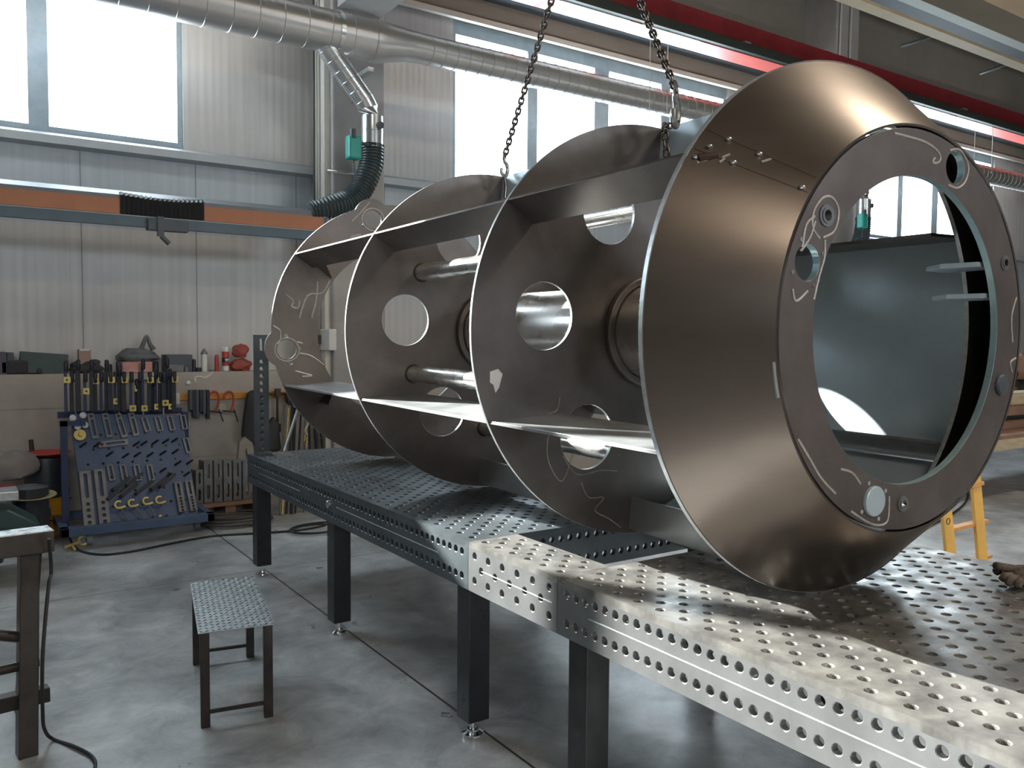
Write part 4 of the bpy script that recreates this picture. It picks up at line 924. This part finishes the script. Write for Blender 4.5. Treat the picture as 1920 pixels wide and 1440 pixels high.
bm = NB(); box(bm, (-.02, -.0335, 0), (.018, -.031, .012), T(c+Vector((0, 0, kt*.46))) @ RZ(R(12))); box(bm, (-.018, -.0335, 0), (.014, -.031, .006), T(c+Vector((0, 0, kt*.41))) @ RZ(R(12))); rel(sc, bm, 'label_lettering', whitepl)
bm = NB(); lathe(bm, [(.029, kt*.78), (.029, kt*.97), (.024, kt)], 24, T(c)); rel(sc, bm, 'cap', whitepl, smooth=True)
p_ = aty(452, 680, 8.3)
blob('leather_glove', (p_.x, 8.32, SZ+.055), .11, .08, .07, mat('red_leather', (.32, .07, .055), 0, .7, .25, 10), 'red leather glove heap on the ledge beside the upright bar', 'glove', 6); blob('leather_glove', (p_.x-.0, 8.33, SZ+.19), .075, .06, .075, MATS['red_leather'], 'upper red leather glove standing on the red glove heap', 'glove', 9)
# small items scattered on the ledge
for k, (px, w_, h_, m) in enumerate(((292, .05, .10, toold), (312, .03, .16, toold), (364, .035, .12, toold), (349, .05, .05, toolst), (372, .06, .04, toold), (398, .05, .02, toolst), (222, .04, .1, toold), (205, .05, .08, toold))):
    x = sx(px, 8.27); bm = NB(); lathe(bm, [(w_/2, 0), (w_/2, h_*.9), (w_*.35, h_)], 14, T((x, 8.27, SZ)))
    tag(obj('small_container', bm, m, smooth=True), ['dark pot between the leather heap and the flat box', 'tall dark tube with light rim in front of the flat box', 'dark jar at the right end of the flat box', 'low grey tin in front of the flat box', 'low dark tin left of the cartridge', 'flat grey tin between cartridge and spray can', 'dark jar left of the faded pink box', 'squat dark jar behind the bar clamps'][k], 'container')
# plaster drip on concrete
bm = NB(); A = [aty(x, y, PB-.004) for x, y in ((399, 697), (394, 703), (385, 708), (375, 706), (366, 707))]; sweep(bm, smooth_path(A, 4), .007, 6)
bmx = [aty(x, y, PB-.004) for x, y in ((365, 707), (366, 716))]; sweep(bm, bmx, .010, 6)
tag(obj('foam_smear', bm, whitepl, smooth=True), 'white jagged foam smear on the concrete below the ledge', 'foam')
blob('foam_blob', aty(353, 718, PB-.01), .022, .012, .022, whitepl, 'white oval blob on the concrete left of the foam smear', 'foam', 3, .05)
# orange tool rail with hanging things
RY_ = PB-.03
A = aty(336, 736, RY_); B = aty(470, 748, RY_); Bx = aty(560, 745, RY_).x; zt = aty(400, 737, RY_).z; zb = aty(400, 749, RY_).z
tag(obj('tool_rail', bbox((A.x, RY_, zb), (Bx, PB, zt)), orange_y, bevel=.003), 'orange yellow tool rail fixed on the concrete wall', 'rail')
A = aty(327, 737, RY_-.02); B = aty(337, 758, RY_-.02); tag(obj('paper_tag', bbox((A.x, RY_-.025, B.z), (B.x, RY_-.02, A.z)), paper), 'white paper tag at the left end of the orange rail', 'tag')
for k, (px, yb) in enumerate(((356, 768), (362, 782), (368, 784), (375, 772), (381, 776), (388, 785))):
    A = aty(px, 731, RY_-.05); B = aty(px+5, yb, RY_-.05); bm = NB(); box(bm, (A.x-.012, RY_-.09, B.z), (A.x+.016, RY_-.012, A.z)); tag(obj('clamp_jaw', bm, toold if k % 2 else dgrey, bevel=.003), '%s dark jaw plate from the left hanging on the orange rail' % ORD[k], 'jaw plate', 'dark jaw plates on the orange rail')
for k, px in enumerate((400, 428)):
    c = aty(px, 744, RY_-.04); root = empty('c_clamp', c, label=('left' if k == 0 else 'right')+' red C clamp hanging on the orange rail', cat='clamp', group='red C clamps')
    bm = NB(); sweep(bm, smooth_path([c+Vector((-.04, 0, -.02)), c+Vector((-.03, 0, .03)), c+Vector((.01, 0, .05)), c+Vector((.045, 0, .02)), c+Vector((.045, 0, -.07)), c+Vector((.02, 0, -.14))], 6), .010, 8); rel(root, bm, 'frame', red_pl, smooth=True)
    bm = NB(); cyl(bm, c+Vector((-.06, 0, -.13)), c+Vector((.07, 0, -.15)), .007, seg=8); cyl(bm, c+Vector((.05, 0, -.12)), c+Vector((.09, 0, -.24)), .006, seg=8); rel(root, bm, 'screw', toold)
blob('round_disc', aty(416, 765, RY_-.03), .045, .015, .05, mat('pale_disc', (.42, .38, .33), 0, .7), 'pale round pad hanging between the red clamps', 'pad', 3, .04)
c = aty(520, 738, RY_-.04); bm = NB(); cyl(bm, c+Vector((-.12, 0, 0)), c+Vector((.13, 0, 0)), .012); box(bm, (c.x-.02, c.y-.02, c.z-.03), (c.x+.03, c.y+.02, c.z+.05)); cyl(bm, c, c+Vector((0, 0, -.32)), .012, seg=10); box(bm, (c.x-.03, c.y-.015, c.z-.38), (c.x+.03, c.y+.015, c.z-.3)); tag(obj('hanging_clamp', bm, burn_m), 'rusty T shaped clamp hanging right of the upright bar', 'clamp')
# coats hanging on the wall
def coat(name, pts, Y, label, cat, m=cloth_d, th=.09):
    P = [aty(x, y, Y) for x, y in pts]; bm = NB()
    plate(bm, [(p.x, p.z) for p in P], [], 0, th, T((0, Y+th, 0)) @ RX(PI/2)); o = obj(name, bm, m, bevel=.03); return tag(o, label, cat)
coat('hanging_coat', [(465, 738), (478, 730), (496, 740), (505, 770), (505, 800), (495, 830), (478, 838), (455, 822), (458, 790)], 8.05, 'dark work coat hanging behind the upright bar', 'coat')
coat('hanging_bag', [(500, 800), (515, 780), (524, 795), (530, 845), (505, 850), (495, 840)], 8.05, 'dark bag hanging right of the upright bar', 'bag', mat('dark_grey_cloth', (.06, .062, .065), 0, .85))
coat('hanging_bag', [(537, 740), (548, 732), (554, 750), (550, 762), (540, 758)], 8.08, 'small dark pouch hanging near the lobed plate', 'bag')
# rods and bars leaning against the wall
rods = [(563, 763, 532, 850, .017, hook_m), (534, 770, 530, 850, .010, toolst), (548, 770, 543, 850, .012, toold), (553, 775, 550, 850, .016, toold), (565, 775, 560, 850, .010, toold), (579, 775, 581, 850, .012, toold), (588, 780, 594, 850, .016, toold), (599, 790, 606, 850, .012, toold), (572, 770, 571, 850, .01, toolst), (541, 775, 536, 850, .008, brass)]
for k, (xa, ya, xb_, yb, r, m) in enumerate(rods):
    A = aty(xa, ya-10, 8.12); B = aty(xb_, yb, 7.9); D = (B-A).normalized(); B = A+D*((A.z-.01)/-D.z)
    bm = NB(); cyl(bm, A, B, r, seg=10); tag(obj('leaning_rod', bm, m, smooth=True), ['bright thick bar leaning at a slant beside the others', 'thin grey rod behind the slanted bright bar', 'dark rod just right of the bright bar', 'thick dark bar near the bright bar', 'thin dark rod left of the hanging chain piece', 'dark rod right of the hanging chain piece', 'thick dark bar second from the right', 'rightmost dark rod leaning by the wall', 'thin grey rod behind the hanging chain piece', 'thin brass coloured rod under the bright bar'][k], 'rod', 'bars and rods leaning against the wall')
c = aty(575, 783, 7.95); root = empty('hanging_chain', c, label='short pale hook chain hanging among the leaning rods', cat='chain')
bm = NB(); sweep(bm, smooth_path([aty(576, 783, 7.95), aty(577, 795, 7.95), aty(572, 806, 7.95), aty(574, 814, 7.95)], 4), .013, 8); rel(root, bm, 'hook', mat('cream_hook', (.55, .48, .36), .1, .5), smooth=True)
for k in range(3):
    bm = NB(); cc = aty(574-k, 818+k*9, 7.95); sweep(bm, [cc+Vector((.014*math.cos(t*PI/6), 0, .026*math.sin(t*PI/6))) for t in range(12)], .006, 6, closed=True); rel(root, bm, 'link', brass, smooth=True)
# pallet with slotted angle plates
AY = 7.95
pl = empty('pallet', (2.3, 7.9, 0), label='low wooden pallet holding the dark slotted angle plates', cat='pallet')
A = aty(365, 945, 7.75); B = aty(475, 940, 7.75)
rel(pl, bbox((A.x, 7.70, .13), (B.x+.1, 8.15, .16)), 'deck', wood_b)
for x in (A.x+.03, (A.x+B.x)/2, B.x): rel(pl, bbox((x, 7.72, 0), (x+.09, 8.12, .13)), 'block', wood_b)
for k, (xa, xb_, ya, yb) in enumerate(((366, 380, 880, 938), (381, 398, 862, 938), (400, 416, 862, 940), (418, 434, 861, 940), (436, 452, 861, 938), (454, 470, 862, 938))):
    A = aty(xa, ya, 7.78); B = aty(xb_, yb, 7.78); Wd = B.x-A.x; Hh = A.z-.165
    bm = NB(); plate(bm, rect(0, 0, Wd, Hh), [slot(Wd*.5, Hh*.12, Wd*.5, Hh*.38, Wd*.16), slot(Wd*.5, Hh*.6, Wd*.5, Hh*.88, Wd*.16)], 0, .02, T((A.x, 7.78, .163)) @ RX(PI/2)); box(bm, (A.x, 7.78, .163), (A.x+.02, 7.95, A.z-.02))
    tag(obj('angle_plate', bm, toolst, bevel=.002), '%s dark slotted angle plate from the left on the pallet' % ORD[k], 'angle plate', 'slotted angle plates on the pallet')
A = aty(445, 828, 7.9); bm = NB(); plate(bm, [(0, -.2), (.02, .0), (.07, .04), (.14, -.02), (.16, -.2), (.11, -.2), (.08, -.06), (.05, -.2)], [], 0, .06, T((A.x, 7.95, A.z)) @ RX(PI/2)); tag(obj('steel_offcut', bm, mat('pale_cut_steel', (.38, .33, .27), .2, .5)), 'pale arched steel piece standing on the angle plates', 'offcut')
# coiled cables on the floor
def coil(px, py, r0_, n, label, m, rr=.012, seed=0):
    rnd = random.Random(seed); c = atz(px, py); pts = []
    for i in range(n*20):
        a = i*2*PI/20; k = 1+.18*math.sin(a*.37+seed)+.05*math.sin(2.1*a); dx, dy = .04*math.sin(a*.21), .05*math.cos(a*.17)
        pts.append(Vector((c.x+dx+r0_*k*math.cos(a), c.y+dy+r0_*k*.8*math.sin(a), rr+.009*i/20)))
    bm = NB(); sweep(bm, pts, rr, 8); return tag(obj('cable_coil', bm, m, smooth=True), label, 'cable')
hose_g = mat('grey_black_cable', (.075, .07, .066), 0, .5)
coil(440, 981, .25, 6, 'coiled thick black cables on the floor in front of the angle plates', hose_g, .014, 3)
coil(592, 995, .22, 2, 'loose loop of black cable on the floor behind the second table leg', blk, .008, 5)
bm = NB(); sweep(bm, smooth_path([atz(x, y, .009) for x, y in ((125, 990), (140, 1025), (180, 1039), (240, 1035), (330, 1017), (400, 1005), (480, 1000), (560, 994), (610, 985))], 8), .009, 8); tag(obj('floor_cable', bm, blk, smooth=True), 'long black cable running on the floor in front of the tool trolley', 'cable')
# small debris on the floor
for k, (px, py) in enumerate(((599, 1065), (680, 1131), (584, 1176), (835, 1342), (495, 1073), (664, 1170))):
    c = atz(px, py); bm = NB(); box(bm, (-.022, -.01, 0), (.022, .01, .012), T(c) @ RZ(k*.8)); tag(obj('metal_scrap', bm, hook_m, bevel=.003), ['small bright scrap between the two left table legs', 'tiny pale scrap beneath the dark table', 'tiny scrap left of the second leg foot', 'small scrap on the floor joint near the front leg', 'bright scrap at the foot of the far left leg', 'crumpled scrap beside the second leg foot'][k], 'scrap')
# ------------------------------------------------------------------ things in the left corner
def bucket(px, py, Y, r, h, m, label, lid=None):
    A = aty(px, py, Y); c = Vector((A.x, Y, 0)); root = empty('bucket', c, label=label, cat='bucket')
    bm = NB(); lathe(bm, [(r*.85, 0), (r, h), (r*1.05, h), (r*1.05, h+.012), (r*.9, h+.012), (r*.8, .02)], 28, T(c)); rel(root, bm, 'body', m, smooth=True)
    bm = NB(); sweep(bm, [c+Vector((r*1.06*math.cos(t*PI/12), r*.4*math.sin(t*PI/12)-r*.5, h-.02)) for t in range(13)], .004, 6); rel(root, bm, 'handle', toold)
    if lid:
        bm = NB(); lathe(bm, [(r*1.02, h+.013), (r*1.02, h+.07), (r*.9, h+.10)], 28, T(c)); rel(root, bm, 'lid', lid, smooth=True)
    return root
bucket(50, 985, 7.7, .17, .19, yellow, 'yellow bucket with a blue lid behind the trestle at left', blue_pl)
bucket(90, 985, 8.0, .165, .31, yellow, 'taller yellow bucket standing left of the tool trolley', toold)
A = aty(88, 905, 7.95)
tag(obj('tray', (lambda b: (lathe(b, [(.12, 0), (.19, .03), (.185, .035), (.11, .01)], 24, T((A.x, 7.95, .66))), b)[1])(NB()), red_pl, smooth=True), 'red round tray on the dark drum left of the tool trolley', 'tray')
bm = NB(); lathe(bm, [(.16, .325), (.17, .62), (.16, .655)], 24, T((A.x, 7.97, 0))); tag(obj('drum_container', bm, toold, smooth=True), 'dark round container on the taller yellow bucket, under the red tray', 'container')
# handle standing in the corner
bm = NB(); A = aty(58, 825, 8.15); B = aty(64, 905, 8.0); cyl(bm, A, B, .018, seg=10); sweep(bm, [aty(68, 860, 7.95), aty(80, 905, 7.9)], .012, 8); tag(obj('broom_handle', bm, burn_m), 'dark tool handle leaning on the wall left of the tool trolley', 'handle')
# green machine / vice with dish on it
mc = empty('bench_machine', (.3, 6.6, 0), label='dark green machine with a bright metal plate on top, at the left edge', cat='machine')
A = aty(-60, 942, 6.6); B = aty(35, 942, 6.6); zt = aty(20, 945, 6.6).z
rel(mc, bbox((A.x, 6.5, .1), (B.x-.08, 7.1, zt)), 'body', mat('machine_green', (.035, .075, .07), .1, .35), bevel=.08)
bm = NB(); plate(bm, [(A.x, zt-.02), (B.x-.06, zt-.02), (B.x+.12, zt-.14), (B.x+.12, zt-.2), (A.x, zt-.12)], [], 0, .35, T((0, 6.85, 0)) @ RX(PI/2)); rel(mc, bm, 'cover', MATS['machine_green'], bevel=.02)
rel(mc, bbox((A.x, 6.55, zt+.03), (B.x, 6.8, zt+.09)), 'bright_plate', hook_m, bevel=.004)
bm = NB(); lathe(bm, [(.05, 0), (.17, .03), (.165, .036), (.05, .008)], 28, T((aty(58, 930, 7.0).x, 7.0, aty(58, 936, 7.0).z)) @ RX(R(4))); tag(obj('brass_dish', bm, mat('dull_brass', (.30, .27, .16), .5, .4), smooth=True), 'dull brass coloured dish beside the bright plate at left', 'dish')
bm = NB(); lathe(bm, [(.12, .1), (.12, .5), (.05, .52)], 20, T((aty(58, 930, 7.0).x, 7.05, .05))); tag(obj('dark_stand', bm, toold), 'dark stand under the brass coloured dish', 'stand')
blob('rag', (aty(12, 915, 7.5).x, 7.5, aty(12, 918, 7.5).z), .09, .06, .05, mat('dark_red_rag', (.16, .03, .03), 0, .8), 'dark red rag on top of the machine at the left edge', 'rag', 5)
blob('plastic_bag', (aty(22, 900, 7.75).x, 7.75, .62), .18, .10, .14, mat('grey_plastic_bag', (.27, .24, .23), 0, .5), 'grey plastic bag behind the machine at the left edge', 'bag', 8)
# ------------------------------------------------------------------ right side: ladder, trestle bench, glove
ld = empty('step_ladder', (5.85, 3.05, 0), label='yellow ladder standing behind the right table below the cone', cat='ladder')
def lb(px, py, Y): return aty(px, py, Y)
ra0, ra1 = lb(1757, 840, 3.2), lb(1776, 1085, 3.05); rb0, rb1 = lb(1828, 830, 3.2), lb(1850, 1090, 3.05)
ra0 = lb(1742, 640, 3.3); rb0 = lb(1806, 640, 3.3)
for a_, b2 in ((ra0, ra1), (rb0, rb1)):
    D = (b2-a_).normalized(); b3 = a_+D*((a_.z)/-D.z); q = basis(a_, (0.9, -.2, 0), D); L = (b3-a_).length
    bm = NB(); box(bm, (-.045, 0, -.014), (.045, L, .014)); rel_ = obj('side_rail', bm, yladder, ld, T((-5.85, -3.05, 0)) @ q, bevel=.004)
for k, (pa, pb_) in enumerate((((1760, 925), (1838, 905)), ((1775, 994), (1846, 976)), ((1780, 1062), (1853, 1042)), ((1758, 860), (1830, 838)), ((1752, 795), (1824, 772)))):
    A = lb(*pa, 3.15); B = lb(*pb_, 3.15); bm = NB(); M = basis(A, B-A, (0, 1, 0)); box(bm, (0, -.03, -.012), ((B-A).length, .03, .012)); obj('rung', bm, mat('ladder_orange', (.72, .36, .12), 0, .5), ld, T((-5.85, -3.05, 0)) @ M)
A = lb(1770, 976, 3.1); bm = NB(); sweep(bm, [A+Vector((.022*math.cos(t*PI/8), -.03, .022*math.sin(t*PI/8)+.0)) for t in range(16)], .003, 5, closed=True); obj('round_mark', bm, toold, ld, T((-5.85, -3.05, 0)))
# bench with steel in the right background
bn = empty('trestle_bench', (9.2, 4.6, 0), label='pale wooden topped trestle bench with brown boards at the right edge', cat='bench')
BY = 4.3; zt = aty(1900, 822, BY).z; zb = aty(1900, 842, BY).z; xL = aty(1835, 830, BY).x
rel(bn, bbox((xL, BY, zb), (xL+5, BY+.08, zt)), 'front_rail', wood); rel(bn, bbox((xL, BY, zt), (xL+5, BY+1.4, zt+.04)), 'top_boards', wood_b)
for x in (xL+1.25, xL+4): 
    bm = NB(); box(bm, (-.04, -.04, 0), (.04, .04, zb), T((x, BY+.05, 0)));
    for v in bm.verts: v.co.x += (zb-v.co.z)*.5
    rel(bn, bm, 'leg', toold)
for k, (z, y, h, m, lbn) in enumerate(((zt+.045, 4.6, .07, wood_b, 'brown board lying lowest on the trestle bench at right'), (zt+.12, 4.75, .05, toold, 'dark flat bar in the stack on the trestle bench at right'), (zt+.175, 4.7, .10, wood_b, 'thick brown board above the dark bar on the trestle bench'), (zt+.28, 4.8, .14, wood, 'pale beam on top of the stack on the trestle bench'))):
    bm = NB(); box(bm, (xL+.1+.1*k, y, z), (xL+4, y+.25, z+h)); tag(obj('stacked_board', bm, m), lbn, 'board', 'boards stacked on the trestle bench')
for k, (px, py) in enumerate(((1880, 700), (1905, 690), (1915, 720), (1890, 735))):
    blob('machine_part', aty(px, py, 5.6), .16, .16, .2, (burn_m, wood_b, toold, burn_m)[k], ['brown rusty machine part left in the heap behind the trestle bench', 'brown machine part topmost in the heap behind the trestle bench', 'dark machine part rightmost in the heap behind the trestle bench', 'rusty part lowest in the heap behind the trestle bench'][k], 'machine part', k)
# work glove on the near right table
gl = empty('work_glove', (2.98, 1.33, TZ), label='dirty brown work glove resting on the bright table at the right edge', cat='glove')
gc = atz(1905, 1098, TZ)
def gpt(px, py, z): return atz(px, py, TZ+z)
bm = NB(); bmesh.ops.create_icosphere(bm, subdivisions=3, radius=1)
for v in bm.verts:
    v.co = Vector((v.co.x*.075, v.co.y*.05, v.co.z*.034))
cc = hit(1922, 1078, gc, (fw.x, fw.y, 0))
obj('palm', bm, glove_m, None, T((cc.x, cc.y, TZ+.036)) @ RZ(R(-34)), smooth=True); pm = bpy.context.scene.objects[-1] if False else [o for o in C.objects if o.name.startswith('palm')][-1]
pm.parent = gl; pm.matrix_parent_inverse = Matrix.Translation(gl.location).inverted()
r2 = Vector((rt.x, rt.y, 0)).normalized(); f2 = Vector((fw.x, fw.y, 0)).normalized()
base = Vector((cc.x, cc.y, TZ+.036))
fing = [((-.04, .0, .022), (-.085, -.005, .030), (-.112, -.01, .036)), ((-.05, -.02, .0), (-.085, -.03, .004), (-.098, -.035, -.012)), ((-.045, -.035, .0), (-.078, -.05, -.002), (-.09, -.055, -.020)), ((-.03, -.045, -.004), (-.06, -.065, -.006), (-.068, -.07, -.022)), ((-.03, .02, .01), (-.06, .04, .006), (-.08, .045, -.006))]
for k, f in enumerate(fing):
    bm = NB(); sweep(bm, smooth_path([base+r2*a+f2*b+Vector((0, 0, c_)) for a, b, c_ in f], 5), lambda i, n: .0135 if i < n-2 else (.0115 if i < n-1 else .005), 12); rel(gl, bm, 'thumb' if k == 4 else 'finger', glove_m, smooth=True)
bm = NB(); sweep(bm, [base+r2*.04, base+r2*.12+f2*.01, base+r2*.17+f2*.02], lambda i, n: .034-.002*i, 16); rel(gl, bm, 'cuff', glove_m, smooth=True)
# thin dark cable behind the right table
bm = NB(); sweep(bm, smooth_path([atz(1700, 1010, 0)+Vector((0, 0, .01)), atz(1790, 960, .01), atz(1815, 930, .01), atz(1800, 905, .01), atz(1760, 915, .01)], 8), .01, 6); tag(obj('floor_cable', bm, blk), 'dark cable looping on the floor behind the yellow ladder', 'cable')
